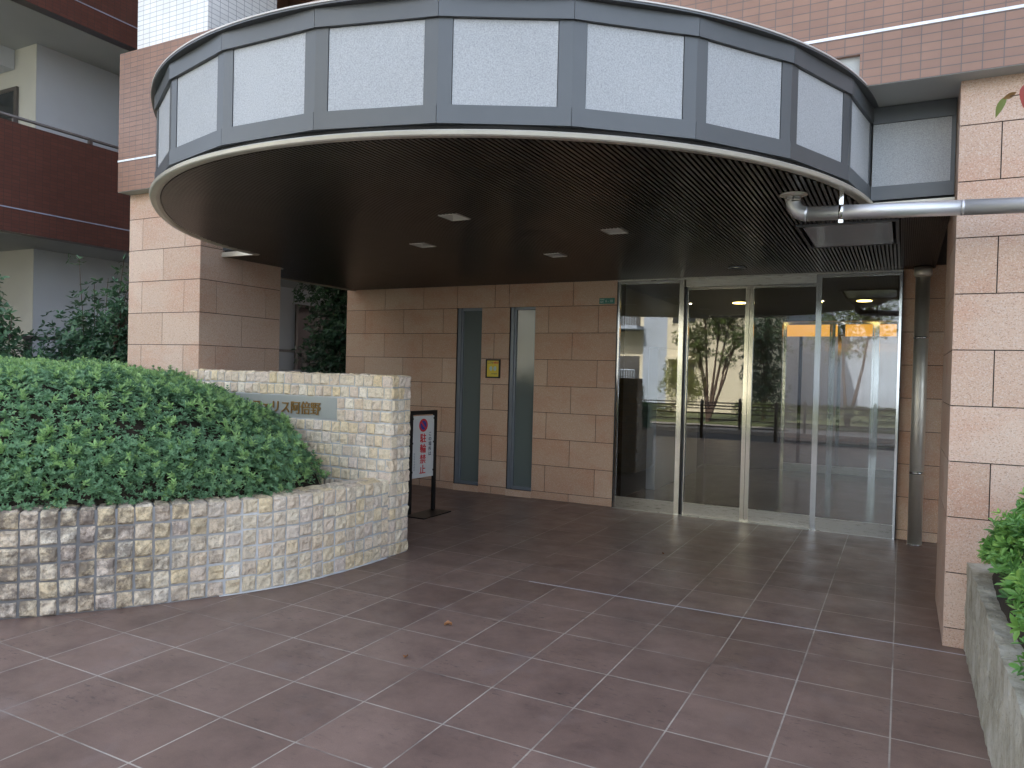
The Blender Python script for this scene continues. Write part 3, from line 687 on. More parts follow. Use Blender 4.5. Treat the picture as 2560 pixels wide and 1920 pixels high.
# low curved planter wall
ctrl = [(-8.6, -.6), (-7.6, .25), (-6.7, .95), (-5.72, 1.74), (-4.875, 2.583), (-4.50, 3.05), (-4.215, 3.5), (-3.985, 3.97), (-3.875, 4.487), (-3.842, 5.112), (-3.84, 5.6)]
def catmull(P, n=12):
    out = []
    for i in range(1, len(P) - 2):
        p0, p1, p2, p3 = [np.array(P[i + k]) for k in (-1, 0, 1, 2)]
        for t in np.linspace(0, 1, n, endpoint=False):
            out.append(.5 * (2 * p1 + (p2 - p0) * t + (2 * p0 - 5 * p1 + 4 * p2 - p3) * t * t + (3 * p1 - p0 - 3 * p2 + p3) * t ** 3))
    out.append(np.array(P[-2])); return np.array(out)
CURVE = catmull(ctrl); seglen = np.r_[0, np.cumsum(np.hypot(*np.diff(CURVE, axis=0).T))]; LW = seglen[-1]
def cur(s):
    x = np.interp(s, seglen, CURVE[:, 0]); y = np.interp(s, seglen, CURVE[:, 1])
    x2 = np.interp(min(s + .05, LW), seglen, CURVE[:, 0]) - np.interp(max(s - .05, 0), seglen, CURVE[:, 0]); y2 = np.interp(min(s + .05, LW), seglen, CURVE[:, 1]) - np.interp(max(s - .05, 0), seglen, CURVE[:, 1])
    L = math.hypot(x2, y2); return x, y, y2 / L, -x2 / L        # outward normal
LZ = .662; TH = .27
PW = thing('planter_wall', 'low curved cobbled stone planter wall in front of the clipped azaleas', 'wall', (-4.3, 3.4, 0))
m = MB()
S = np.linspace(0, LW, 90); vs = []
for s in S:
    x, y, nx, ny = cur(s)
    for off, z in ((-.0075, 0), (-.0075, LZ - .011), (-TH + .01, LZ - .012), (-TH + .01, 0)): vs.append((x + nx * off, y + ny * off, z))
m.add(vs, [(i * 4 + j, (i + 1) * 4 + j, (i + 1) * 4 + j + 1, i * 4 + j + 1) for i in range(89) for j in range(3)], 1)
m.add([vs[k] for k in range(4)], [(0, 1, 2, 3)], 1); m.add([vs[-4 + k] for k in range(4)], [(3, 2, 1, 0)], 1)
def f_low(u, v, w_):
    x, y, nx, ny = cur(min(max(u, 0), LW)); return (x + nx * (w_ - .006), y + ny * (w_ - .006), v)
# stacked columns with slightly wandering widths
rr = random.Random(21); ue = [0.0]
while ue[-1] < LW - .05: ue.append(ue[-1] + rr.uniform(.10, .118))
ue[-1] = LW; cl = []
zr_ = np.linspace(0, LZ, 7)
for a, b in zip(ue[:-1], ue[1:]):
    j = [0] + [rr.uniform(-.008, .008) for _ in range(5)] + [0]
    for k in range(6): cl.append((a + rr.uniform(-.002, .002), b + rr.uniform(-.002, .002), zr_[k] + j[k], zr_[k + 1] + j[k + 1]))
cobbles(m, f_low, cl, 6, seed=11, inset=.0058, proud=.0135)
def f_lowtop(u, v, w_):
    x, y, nx, ny = cur(min(max(u, 0), LW)); return (x - nx * v, y - ny * v, LZ - .008 + w_)
ct = []
for a, b in zip(ue[:-1], ue[1:]): ct += [(a, b, .004, .12), (a, b, .13, TH)]
cobbles(m, f_lowtop, ct, 4, seed=12, proud=.010, inset=.007)
m.build('stonework', [M_COB, M_MORT], PW)
m = MB(); vs = []
for s in np.linspace(LW - 1.55, LW - .02, 40):
    x, y, nx, ny = cur(s); wd = .020 + .008 * mnoise.noise(Vector((s * 9, 0, 0)))
    vs += [(x - nx * .01, y - ny * .01, .004), (x + nx * (.008 + wd), y + ny * (.008 + wd), .004)]
m.add(vs, [(2 * i, 2 * i + 1, 2 * i + 3, 2 * i + 2) for i in range(39)]); m.build('base_sealant', M_WHT, PW)
# planting soil behind the wall
inner = [(cur(s)[0] - cur(s)[2] * (TH - .01), cur(s)[1] - cur(s)[3] * (TH - .01)) for s in np.linspace(0, LW - .35, 40)]
so = MB(); so.prism(inner + [(-4.2, 5.10), (-6.36, 5.10), (-7.5, 5.2), (-11, 5.2), (-11, -.5)], .0, .56); tag(so.build('planting_soil', M_SOIL), kind='structure')

# ------------------------------------------------------------------ foliage
def leaves(P, N, K, L, W, cup, rng_, tilt=(.35, .9), tint=None, droop=.0):
    """rosettes of K folded leaves at points P with axes N -> verts, quads, tint"""
    n = len(P); N = N / np.linalg.norm(N, axis=1, keepdims=True)
    ref = np.where(np.abs(N[:, 2:3]) < .9, np.array([[0, 0, 1.]]), np.array([[1., 0, 0]]))
    A = np.cross(N, ref); A /= np.linalg.norm(A, axis=1, keepdims=True); Bv = np.cross(N, A)
    ph = rng_.uniform(0, 6.28, (n, 1)) + np.arange(K)[None] * 2.399 + rng_.uniform(-.3, .3, (n, K))
    ti = rng_.uniform(*tilt, (n, K)); sc = rng_.uniform(.7, 1.2, (n, K)) * rng_.uniform(.8, 1.2, (n, 1))
    rad = A[:, None] * np.cos(ph)[..., None] + Bv[:, None] * np.sin(ph)[..., None]
    D = rad * np.cos(ti)[..., None] + N[:, None] * np.sin(ti)[..., None]; D[..., 2] -= droop; D /= np.linalg.norm(D, axis=2, keepdims=True)
    S_ = np.cross(D, N[:, None]); S_ /= np.linalg.norm(S_, axis=2, keepdims=True) + 1e-9; U = np.cross(S_, D)
    l = (L * sc)[..., None]; wv = (W * sc)[..., None]; b = P[:, None] + D * l * .06
    c = cup * wv
    v = np.stack([b, b + D * l * .38 + S_ * wv * .5 + U * c, b + D * l * .75 + S_ * wv * .38 + U * c * .8, b + D * l - U * wv * .15,
                  b + D * l * .75 - S_ * wv * .38 + U * c * .8, b + D * l * .38 - S_ * wv * .5 + U * c], axis=2)
    V = v.reshape(-1, 3); m_ = n * K; base = np.arange(m_)[:, None] * 6
    F = np.concatenate([base + np.array([[0, 1, 2, 3]]), base + np.array([[0, 3, 4, 5]])], axis=0)
    if tint is None: tint = rng_.uniform(.1, .75, n)
    T = (tint[:, None] + rng_.uniform(-.12, .12, (n, K))).clip(0, 1).reshape(-1); return V, F, np.concatenate([T, T])
def cat(parts):
    V, F, T, o_ = [], [], [], 0
    for v, f, t in parts: V.append(v); F.append(f + o_); T.append(t); o_ += len(v)
    return np.concatenate(V), np.concatenate(F), np.concatenate(T)
_ph = rng.uniform(0, 6.28, (14, 3)); _fr = rng.uniform(-1, 1, (14, 2)); _fr /= np.linalg.norm(_fr, axis=1, keepdims=True)
def bumps(x, y, wl):
    s = 0
    for i in range(14): s = s + np.sin((x * _fr[i, 0] + y * _fr[i, 1]) * 6.28 / (wl * (0.6 + .1 * i)) + _ph[i, 0])
    return s / 14 * 1.9
def hull(name_h, X0, X1, Y0, Y1, res, hf):
    xs = np.arange(X0, X1, res); ys = np.arange(Y0, Y1, res); gx, gy = np.meshgrid(xs, ys, indexing='ij'); h = hf(gx, gy)
    return xs, ys, gx, gy, h
def scatter(gx, gy, h, ok, count, rng_):
    P = np.stack([gx, gy, h], -1); a, b, c, d = P[:-1, :-1], P[1:, :-1], P[1:, 1:], P[:-1, 1:]
    n = np.cross(c - a, d - b); ar = np.linalg.norm(n, axis=-1); n = n / (ar[..., None] + 1e-9)
    m_ = ok[:-1, :-1] & ok[1:, 1:] & ok[1:, :-1] & ok[:-1, 1:]; wgt = (np.minimum(ar, ar.mean() * 60) * m_).ravel(); idx = rng_.choice(len(wgt), count, p=wgt / wgt.sum())
    s, t = rng_.random((2, count, 1)); A_, B_, C_, D_ = [q.reshape(-1, 3)[idx] for q in (a, b, c, d)]
    return (A_ * (1 - s) + B_ * s) * (1 - t) + (D_ * (1 - s) + C_ * s) * t, n.reshape(-1, 3)[idx]
# distance from the inner edge of the low wall
EDGE = np.array([(cur(s)[0] - cur(s)[2] * .06, cur(s)[1] - cur(s)[3] * .06) for s in np.linspace(0, LW - .42, 60)]); EDN = np.array([cur(s)[2:4] for s in np.linspace(0, LW - .42, 60)])
def edge_dist(x, y):
    d = np.full(x.shape, 9.0); sgn = np.zeros(x.shape)
    for i in range(len(EDGE)):
        dx, dy = x - EDGE[i, 0], y - EDGE[i, 1]; q = np.hypot(dx, dy); s = -(dx * EDN[i, 0] + dy * EDN[i, 1])
        m_ = q < d; d = np.where(m_, q, d); sgn = np.where(m_, s, sgn)
    return np.where(sgn > 0, d, -d)
def hedge_h(x, y):
    e = edge_dist(x, y); back = np.where(x > -6.36, 5.06 - y, 5.60 - y)
    lx, ly = -.306, .952; q = ((-4.12 - x) * ly - (4.0 - y) * lx * -1)      # distance from the slanting right end of the bushes
    q = -((x + 4.12) * .952 + (y - 4.0) * .306)
    inside = (e > 0) & (back > 0) & (q > 0)
    top = np.interp(x - .98 * (5 - y), [-9, -7.2, -6.4, -5.9, -5.34, -4.9, -4.5], [1.53, 1.50, 1.44, 1.36, 1.22, 1.04, .84])
    ef = np.clip(np.minimum(e / .62, q / .42), 0, 1); bf_ = np.clip(back / .16, 0, 1); mn = np.minimum(e, q)
    prof = (1 - (1 - ef) ** 2.6) ** .62 * (.84 + .16 * bf_)
    h = .54 + (top - .54) * prof + bumps(x, y, .5) * .075 * np.clip(mn * 5, 0, 1) + bumps(y + 3, x, .2) * .035 * np.clip(mn * 5, 0, 1)
    return h, inside
xs, ys, gx, gy, (h, ok) = hull('h', -11.2, -4.0, 1.0, 5.62, .04, hedge_h)
HG = thing('azalea_hedge', 'big rounded green azalea hedge filling the stone planter', 'hedge', (-5.6, 3.9, .5))
P, N = scatter(gx, gy, h, ok, 50000, rng)
# fringe of low sprays hanging over the rim of the wall
ke = rng.integers(0, len(EDGE) - 1, 4200); ke = ke[(EDGE[ke][:, 1] > 1.7) & (EDGE[ke][:, 1] < 4.15)]; off_ = rng.uniform(-.01, .16, (len(ke), 1)); fr_ = rng.random((len(ke), 1))
pe = EDGE[ke] * (1 - fr_) + EDGE[ke + 1] * fr_ - EDN[ke] * off_; ze = .66 + rng.uniform(.0, .42, len(ke)) * (1 - .0 * off_[:, 0])
P = np.concatenate([P, np.c_[pe, ze]]); N = np.concatenate([N, np.c_[EDN[ke], np.full(len(ke), .35)]])
vis = (P[:, 1] > 1.645 + (P[:, 0] + 3.089) * -.55 - 1.0); P, N = P[vis], N[vis]
nb = np.array([0, 0, 1.]); N2 = N * .75 + nb * .5 + rng.normal(0, .28, N.shape)
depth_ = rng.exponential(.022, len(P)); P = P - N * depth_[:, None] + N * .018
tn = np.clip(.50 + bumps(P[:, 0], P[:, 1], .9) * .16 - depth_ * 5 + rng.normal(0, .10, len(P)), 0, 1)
young = rng.random(len(P)) < .08; tn[young] = rng.uniform(.8, 1, young.sum()); P[young] += N[young] * .02
V1 = leaves(P, N2, 7, .0295, .0112, .18, rng, (.12, .75), tn)
yi = np.where(young)[0]; V2 = leaves(P[yi] + N2[yi] * .006, N2[yi], 6, .042, .0135, .25, rng, (.7, 1.25), tn[yi])
# taller shoots
sh_i = rng.choice(len(P), 520); parts = [V1, V2]
for k in range(3): parts.append(leaves(P[sh_i] + np.array([0, 0, 1.]) * (.015 + .020 * k), N2[sh_i] * .4 + nb, 6, .034 - .004 * k, .013, .2, rng, (.25 + .25 * k, .8 + .25 * k), np.clip(tn[sh_i] + .12 * k, 0, .97)))
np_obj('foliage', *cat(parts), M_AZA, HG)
m = MB(); mn_ = np.minimum(edge_dist(gx, gy), -((gx + 4.12) * .952 + (gy - 4.0) * .306)); hh = np.where(ok & (mn_ > .13), np.minimum(h - .09, .5 + (mn_ - .1) * 6), .5); nx_, ny_ = gx.shape; vs = [(gx[i, j], gy[i, j], hh[i, j]) for i in range(nx_) for j in range(ny_)]
m.add(vs, [(i * ny_ + j, (i + 1) * ny_ + j, (i + 1) * ny_ + j + 1, i * ny_ + j + 1) for i in range(nx_ - 1) for j in range(ny_ - 1) if ok[i, j] or ok[i + 1, j + 1]], 0, .5); m.build('shade_core', M_TWIG, HG)  # dark hull sheet stands in for the shade inside the hedge

# right planter and its shrub
CP = MB()
def rough_box(mb, x0, x1, y0, y1, z0, z1, n=.05, amp=.006):
    def grid(fn, nu, nv):
        vs = []
        for i in range(nu + 1):
            for j in range(nv + 1):
                p = Vector(fn(i / nu, j / nv)); k_ = mnoise.noise_vector(p * 9) * amp + mnoise.noise_vector(p * 34) * amp * .5; vs.append(p + k_)
        mb.add(vs, [(i * (nv + 1) + j, (i + 1) * (nv + 1) + j, (i + 1) * (nv + 1) + j + 1, i * (nv + 1) + j + 1) for i in range(nu) for j in range(nv)])
    NY = int((y1 - y0) / n); NZ_ = max(2, int((z1 - z0) / n)); NX_ = max(2, int((x1 - x0) / n))
    grid(lambda a, b: (x0, y0 + (y1 - y0) * (1 - a), z0 + (z1 - z0) * b), NY, NZ_); grid(lambda a, b: (x1, y0 + (y1 - y0) * a, z0 + (z1 - z0) * b), NY, NZ_)
    grid(lambda a, b: (x0 + (x1 - x0) * a, y0, z0 + (z1 - z0) * b), NX_, NZ_); grid(lambda a, b: (x0 + (x1 - x0) * b, y0 + (y1 - y0) * (1 - a), z1), NY, NX_)
    grid(lambda a, b: (x0 + (x1 - x0) * (1 - a), y1, z0 + (z1 - z0) * b), NX_, NZ_)
PLR = thing('concrete_planter', 'weathered rough concrete planter kerb at the right edge of the paving', 'planter', (.8, 3.4, 0))
rough_box(CP, .375, .56, .2, 5.215, 0, .535, .03, .010); CP.build('rim', M_CONC, PLR)
m = MB(); m.box(.55, 3, .2, 5.21, 0, .47); m.build('soil', M_SOIL, PLR)
def shr_h(x, y):
    e = np.minimum.reduce([(x - .435) * 1.0, (4.98 - y), y - 1.2, 2.0 - x]); top = np.interp(y, [1, 3.0, 3.6, 4.2, 4.6, 5], [.74, .82, .98, 1.16, 1.04, .88])
    pr_ = np.sqrt(1 - (1 - np.clip(e / .34, 0, 1)) ** 2.0); return .44 + (top - .44) * pr_ + bumps(x * 1.3, y, .3) * .10 * np.clip(e * 5, 0, 1), e > 0
SH = thing('azalea_bush', 'bright green leafy bush spilling over the concrete planter on the right', 'bush', (.7, 4.2, .47))
xs, ys, gx, gy, (h, ok) = hull('s', .38, 2.0, 1.1, 5.0, .04, shr_h)
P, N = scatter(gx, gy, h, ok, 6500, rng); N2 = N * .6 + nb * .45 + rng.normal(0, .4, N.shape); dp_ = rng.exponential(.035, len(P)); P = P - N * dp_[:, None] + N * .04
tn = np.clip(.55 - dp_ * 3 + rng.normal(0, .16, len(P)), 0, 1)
parts = [leaves(P, N2, 7, .046, .018, .2, rng, (.1, .9), tn)]
si = rng.choice(len(P), 260)
for k in range(3): parts.append(leaves(P[si] + N2[si] / np.linalg.norm(N2[si], axis=1, keepdims=True) * (.02 + .028 * k), N2[si], 5, .046, .017, .2, rng, (.3, .9), np.clip(tn[si] + .1 * k, 0, 1)))
np_obj('foliage', *cat(parts), M_AZB, SH)
m = MB(); hh = np.where(ok, h - .11, .42); nx_, ny_ = gx.shape; vs = [(gx[i, j], gy[i, j], hh[i, j]) for i in range(nx_) for j in range(ny_)]
m.add(vs, [(i * ny_ + j, (i + 1) * ny_ + j, (i + 1) * ny_ + j + 1, i * ny_ + j + 1) for i in range(nx_ - 1) for j in range(ny_ - 1) if ok[i, j] or ok[i + 1, j + 1]]); m.build('shade_core', M_TWIG, SH)  # solid dark hull gives the bush its shaded inside

def shrub(name, label, cat_, base, blobs, mat, L, count, shoots=(), seed=3, group=None, r0=.03, tone=.45, K=5, stems=7, spread=.9):
    """branching shrub: stems to blob centres, leaf whorls on short twigs inside each blob"""
    rg_ = np.random.default_rng(seed); T_ = thing(name, label, cat_, base, group); b = Vector(base); m = MB(); parts = []
    tot = sum(bl[3] * bl[3] * bl[4] for bl in blobs)
    for bx, by, bz, rx, rz in blobs:
        c = Vector((bx, by, bz))
        mid = b.lerp(c, .5) + Vector(rg_.normal(0, .08, 3)); m.tube([b, mid, c], [r0, r0 * .6, r0 * .25], 6, caps=False)
        n = int(count * rx * rx * rz / tot)
        d = rg_.normal(0, 1, (n, 3)); d /= np.linalg.norm(d, axis=1, keepdims=True); rad = rg_.random((n, 1)) ** .45
        clump = 1 + .35 * np.sin(d[:, :1] * 5 + seed) * np.cos(d[:, 2:3] * 6 + 2 * seed)
        P_ = np.array([bx, by, bz]) + d * rad * clump * np.array([rx, rx, rz])
        N_ = d * .5 + np.array([0, 0, .6]) + rg_.normal(0, .45, (n, 3))
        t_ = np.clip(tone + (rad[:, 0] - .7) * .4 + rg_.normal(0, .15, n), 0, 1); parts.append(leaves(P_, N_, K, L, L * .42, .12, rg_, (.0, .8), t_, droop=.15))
        for k in range(stems):
            q = P_[rg_.integers(n)]; m.tube([tuple(c.lerp(b, .25)), tuple((np.array(c) + q) / 2 + rg_.normal(0, .03, 3)), tuple(q)], [r0 * .3, r0 * .2, r0 * .08], 5, caps=False)
    for sx_, sy_, sz_, n in shoots:
        tip = Vector((sx_, sy_, sz_)); st = b.lerp(tip, .4); m.tube([st, st.lerp(tip, .5) + Vector((.04, 0, 0)), tip], [r0 * .3, r0 * .2, .004], 5, caps=False)
        tt = rg_.uniform(.25, 1, n); P_ = np.array([list(st.lerp(tip, float(q))) for q in tt]) + rg_.normal(0, .05, (n, 3)); parts.append(leaves(P_, rg_.normal(0, .5, (n, 3)) + nb, 5, L, L * .42, .12, rg_, (.0, .7), rg_.uniform(.5, .95, n), droop=.15))
    np_obj('foliage', *cat(parts), mat, T_); m.build('stems', M_BARK, T_); return T_
shrub('evergreen_shrub', 'dark glossy evergreen shrub behind the hedge, left of the stone pillar', 'shrub', (-9.9, 6.35, 0),
      [(-10.3, 6.3, 1.55, .55, .65), (-9.7, 6.4, 1.75, .6, .75), (-9.2, 6.5, 1.7, .45, .75), (-9.9, 6.2, 1.05, .9, .45), (-9.15, 6.3, 2.35, .25, .35)], M_EVG, .085, 2100,
      [(-10.1, 6.3, 3.05, 9), (-9.25, 6.4, 3.1, 13), (-9.6, 6.4, 2.75, 6), (-9.05, 6.5, 3.5, 5), (-9.9, 6.4, 2.7, 6)], 5, 'evergreens in front of the left wing')
shrub('evergreen_shrub', 'dark evergreen shrub cut by the left edge of the photo above the hedge', 'shrub', (-10.7, 5.5, 0),
      [(-10.55, 5.35, 1.7, .5, .6), (-10.75, 5.4, 2.25, .3, .5), (-10.5, 5.4, 1.2, .55, .4)], M_EVG, .09, 900, [(-10.45, 5.45, 2.75, 6), (-10.2, 5.5, 2.2, 6)], 8, 'evergreens in front of the left wing')
shrub('evergreen_tree', 'dark evergreen tree seen through the gap between pillar and stone wall', 'tree', (-8.6, 10.0, 0),
      [(-9.0, 10.2, 1.4, .65, .9), (-8.6, 10.0, 2.3, .6, .8), (-8.9, 10.2, 3.1, .7, .7), (-8.2, 10.0, 1.4, .6, .8)], M_EVGD, .085, 2200, (), 9, 'evergreens in front of the left wing')

# ------------------------------------------------------------------ left wing with balconies
WG = thing('apartment_wing', 'dark brown tiled wing with recessed pale balconies on the far left', 'building', (-13, 11, 0))
WX = -11.1
for z0, z1 in ((3.40, 4.93), (6.67, 8.20), (9.9, 11.4)):
    m = MB(); m.box(WX - .18, WX, 1.5, 22, z0, z1); m.build('parapet', M_BROWND, WG)
    m = MB(); m.box(WX, WX + .004, 1.5, 22, z0 + .325, z0 + .342); m.build('joint_band', simple('pale_blue_joint', (.30, .33, .42), .6), WG)
    m = MB(); m.box(-16, WX - .19, 1.5, 22, z0 - .002, z0 + .18); m.build('balcony_slab', M_SOFF, WG)
    m = MB(); m.tube([(WX - .09, 1.5, z1 + .10), (WX - .09, 22, z1 + .10)], .024, 10)
    for k in range(19): m.box(WX - .11, WX - .07, 1.6 + 1.1 * k, 1.64 + 1.1 * k + .02, z1, z1 + .1)
    m.build('handrail', M_RAIL, WG)
m = MB(); m.box(-16, -12.4, 7.0, 22, 0, 14.5, 0); m.box(-16.2, -16, 1.5, 7.0, 0, 14.5, 1); m.box(-16, -12.4, 6.995, 6.9995, 0, 14.5, 1)
m.build('wall', [M_WALLW, M_WALLC], WG)
m = MB(); m.box(-16, -13.0, 6.6, 6.99, 6.35, 6.668); m.build('beam', M_WALLW, WG)
for z0, z1 in ((3.6, 6.05),):
    m = MB(); x0, x1 = -14.4, -12.87
    m.box(x0, x1, 6.95, 6.99, z1 - .06, z1); m.box(x0, x1, 6.95, 6.99, z0, z0 + .06); m.box(x1 - .07, x1, 6.95, 6.99, z0 + .06, z1 - .06); m.box(x0, x0 + .07, 6.95, 6.99, z0 + .06, z1 - .06); m.box(-13.66, -13.6, 6.95, 6.99, z0 + .06, z1 - .06)
    o = m.build('window', M_RAIL, WG); m = MB(); m.box(x0 + .07, x1 - .07, 6.965, 6.975, z0 + .06, z1 - .06); m.build('pane', M_DGLASS, o)
for z0, z1 in ((.3, 3.05), (3.9, 6.2)):
    m = MB(); y0, y1 = 12.8, 15.2; x = -12.39
    m.box(x, x + .04, y0, y1, z1 - .06, z1); m.box(x, x + .04, y0, y0 + .07, z0, z1 - .06); m.box(x, x + .04, y1 - .07, y1, z0, z1 - .06); m.box(x, x + .04, 13.95, 14.02, z0, z1 - .06)
    o = m.build('window', M_RAIL, WG); m = MB(); m.box(x + .012, x + .02, y0 + .07, y1 - .07, z0, z1 - .06); m.build('pane', M_DGLASS, o)
m = MB(); m.box(-16, -12.3, 1.5, 22, 14.3, 14.6); m.build('roof', M_SOFF, WG)
TR = thing('terrace_railing', 'low dark bronze railing in front of the ground floor terrace at left', 'railing', (-10.95, 8, 0))
m = MB(); m.box(-10.98, -10.92, 2, 18, 1.90, 1.95); m.build('top_rail', M_RAIL, TR)
for y in (2.5, 4.3, 6.12, 7.95, 9.8, 11.6, 13.4): m = MB(); m.box(-10.98, -10.93, y - .05, y + .05, 0, 1.90); m.build('post', M_RAIL, TR)
m = MB(); m.box(-10.965, -10.955, 2, 18, .5, 1.55); m.build('infill_panel', simple('pale_infill', (.42, .44, .47), .4), TR)

# ------------------------------------------------------------------ signs
SG = thing('no_parking_sign', 'black framed standing sign with red Japanese bicycle parking ban', 'sign stand', (-4.68, 6.9, 0))
A = Vector((-4.79, 6.70, 0)); az = math.radians(6); u = Vector((math.sin(az), math.cos(az), 0)); n = Vector((math.cos(az), -math.sin(az), 0)); z = Vector((0, 0, 1))
SW, SHH = .457, 1.15; t = .045
m = MB(); m.obox(A, u, z, n, t, SHH, .03); m.obox(A + u * (SW - t), u, z, n, t, SHH, .03); m.obox(A + u * t + z * (SHH - t), u, z, n, SW - 2 * t, t, .03); m.build('frame', M_BLK, SG)
m = MB(); m.obox(A + u * t + z * .40 + n * .008, u, z, n, SW - 2 * t, SHH - t - .415, .014); bd = m.build('board', M_BOARD, SG)
for zz_ in (.46, .78, 1.05):
    for s in (t - .004, SW - t - .012): m = MB(); m.obox(A + u * s + z * zz_ + n * .012, u, z, n, .016, .02, .014); m.build('clip', M_BLK, SG)
m = MB(); m.box(-4.76, -4.50, 6.62, 7.16, .0, .012); m.build('base', M_BLK, SG)
bo = A + n * .0225
def S(du, dz): return bo + u * du + z * dz
cx_ = .226
def disc(mb, c, r0, r1, off, mi=0, N_=36):
    vs = []
    for k in range(N_):
        a = 2 * math.pi * k / N_
        for r in (r0, r1): vs.append(c + u * math.cos(a) * r + z * math.sin(a) * r + n * off)
    mb.add(vs, [(2 * k, 2 * k + 1, 2 * ((k + 1) % N_) + 1, 2 * ((k + 1) % N_)) for k in range(N_)], mi)
c0 = S(cx_, .985); m = MB(); disc(m, c0, .0001, .051, .0015, 1); disc(m, c0, .051, .074, .0015, 0)
d1 = (u * -1 + z).normalized(); d2 = (u + z).normalized(); o_ = c0 + n * .0022
m.add([o_ - d1 * .054 - d2 * .009, o_ + d1 * .054 - d2 * .009, o_ + d1 * .054 + d2 * .009, o_ - d1 * .054 + d2 * .009], [(0, 3, 2, 1)], 0)
m.build('no_parking_mark', [M_REDP, M_BLUEP], bd)
obs = [text_mesh(ch, .108, M_REDP, S(cx_ - .056, .80 - .1177 * i), u, z, n, bd, depth=.0008, bold=.0045) for i, ch in enumerate('駐輪禁止')]; join_into(obs, 'red_lettering')
obs = [text_mesh(ch, .052, M_INK, S(.318, .865 - .056 * i), u, z, n, bd, depth=.0008, bold=.0012) for i, ch in enumerate('この場所は')]; join_into(obs, 'dark_lettering')
obs = [text_mesh(ch, .026, M_GREYINK, S(.070, .66 - .029 * i), u, z, n, bd, depth=.0006) for i, ch in enumerate('阿倍野管理組合')]; join_into(obs, 'small_lettering')

PO = thing('yellow_notice', 'small yellow notice in a dark frame between the two window slots', 'poster', (-4.76, 8.52, 1.52))
x0, x1, z0, z1 = -4.865, -4.655, 1.522, 1.768; y = 8.528
m = MB(); m.box(x0, x1, y - .022, y, z1 - .018, z1); m.box(x0, x1, y - .022, y, z0, z0 + .018); m.box(x0, x0 + .016, y - .022, y, z0 + .018, z1 - .018); m.box(x1 - .016, x1, y - .022, y, z0 + .018, z1 - .018); m.build('frame', M_BLK, PO)
m = MB(); m.box(x0 + .016, x1 - .016, y - .012, y - .001, z0 + .018, z1 - .018); ps = m.build('sheet', M_YEL, PO)
ux, nz_ = Vector((1, 0, 0)), Vector((0, -1, 0))
text_mesh('こども', .034, M_INK, (x0 + .022, y - .0125, z1 - .056), ux, z, nz_, ps, 'dark_lettering', .0006, .0012, .8)
text_mesh('110番の家', .034, M_REDP, (x0 + .102, y - .0125, z1 - .056), ux, z, nz_, ps, 'red_lettering', .0006, .0012, .56)
text_mesh('こども110番の家', .017, M_INK, (x0 + .065, y - .0125, z0 + .05), ux, z, nz_, ps, 'small_lettering', .0005, .0003, .8)
m = MB()
for k, (px_, mt) in enumerate(((x0 + .075, 0), (x0 + .135, 0))):
    vs = [(px_ + .022 * math.cos(a), y - .0128, z0 + .125 + .03 * math.sin(a)) for a in np.linspace(0, 6.283, 21)[:-1]]; m.add(vs, [tuple(range(20))])
m.build('pale_spots', M_PALEP, ps)
GP = thing('address_plate', 'small green address plate high on the stone wall beside the doors', 'sign', (-3.2, 8.52, 2.46))
m = MB(); m.box(-3.300, -3.104, 8.519, 8.528, 2.462, 2.532); gp_ = m.build('plate', M_GRN, GP)
text_mesh('阿倍野区', .017, M_PALEP, (-3.292, 8.5185, 2.507), ux, z, nz_, gp_, 'small_lettering', .0005, .0004, .85)
text_mesh('旭町', .026, M_PALEP, (-3.290, 8.5185, 2.475), ux, z, nz_, gp_, 'small_lettering', .0005, .0004, .95)
text_mesh('6 - 10', .042, M_PALEP, (-3.222, 8.5185, 2.482), ux, z, nz_, gp_, 'numbers', .0005, .0006, .95)

# ------------------------------------------------------------------ fallen leaves
for i, (x, y, s, rz, lab) in enumerate(((-2.477, 3.936, .05, .6, 'dry curled tan leaf on the paving, farther of the two'), (-2.395, 3.369, .045, 2.1, 'dry reddish leaf on the paving, nearer of the two'), (-1.86, 6.55, .028, 1.0, 'tiny dry leaf on the shaded paving before the doors'))):
    m = MB(); vs = []; nA, nB = 6, 4
    for a in range(nA + 1):
        for b in range(-nB // 2, nB // 2 + 1):
            tt = a / nA; ww = math.sin(math.pi * min(.97, tt * .95 + .03)) ** .8 * .36 * s; bb = b / (nB / 2)
            px_, py_ = (tt - .5) * s, bb * ww; pz_ = .004 + .014 * bb * bb * (s / .045) + .010 * math.sin(tt * 3 + i) + .003 * math.sin(a * 2.1 + b)
            vs.append((x + px_ * math.cos(rz) - py_ * math.sin(rz), y + px_ * math.sin(rz) + py_ * math.cos(rz), max(.004, pz_)))
    W_ = nB + 1; m.add(vs, [(a * W_ + b, (a + 1) * W_ + b, (a + 1) * W_ + b + 1, a * W_ + b + 1) for a in range(nA) for b in range(nB)], 0, .5, True)
    tag(m.build('fallen_leaf', M_DRY, origin=(x, y, 0)), lab, 'leaf', 'fallen leaves on the paving')

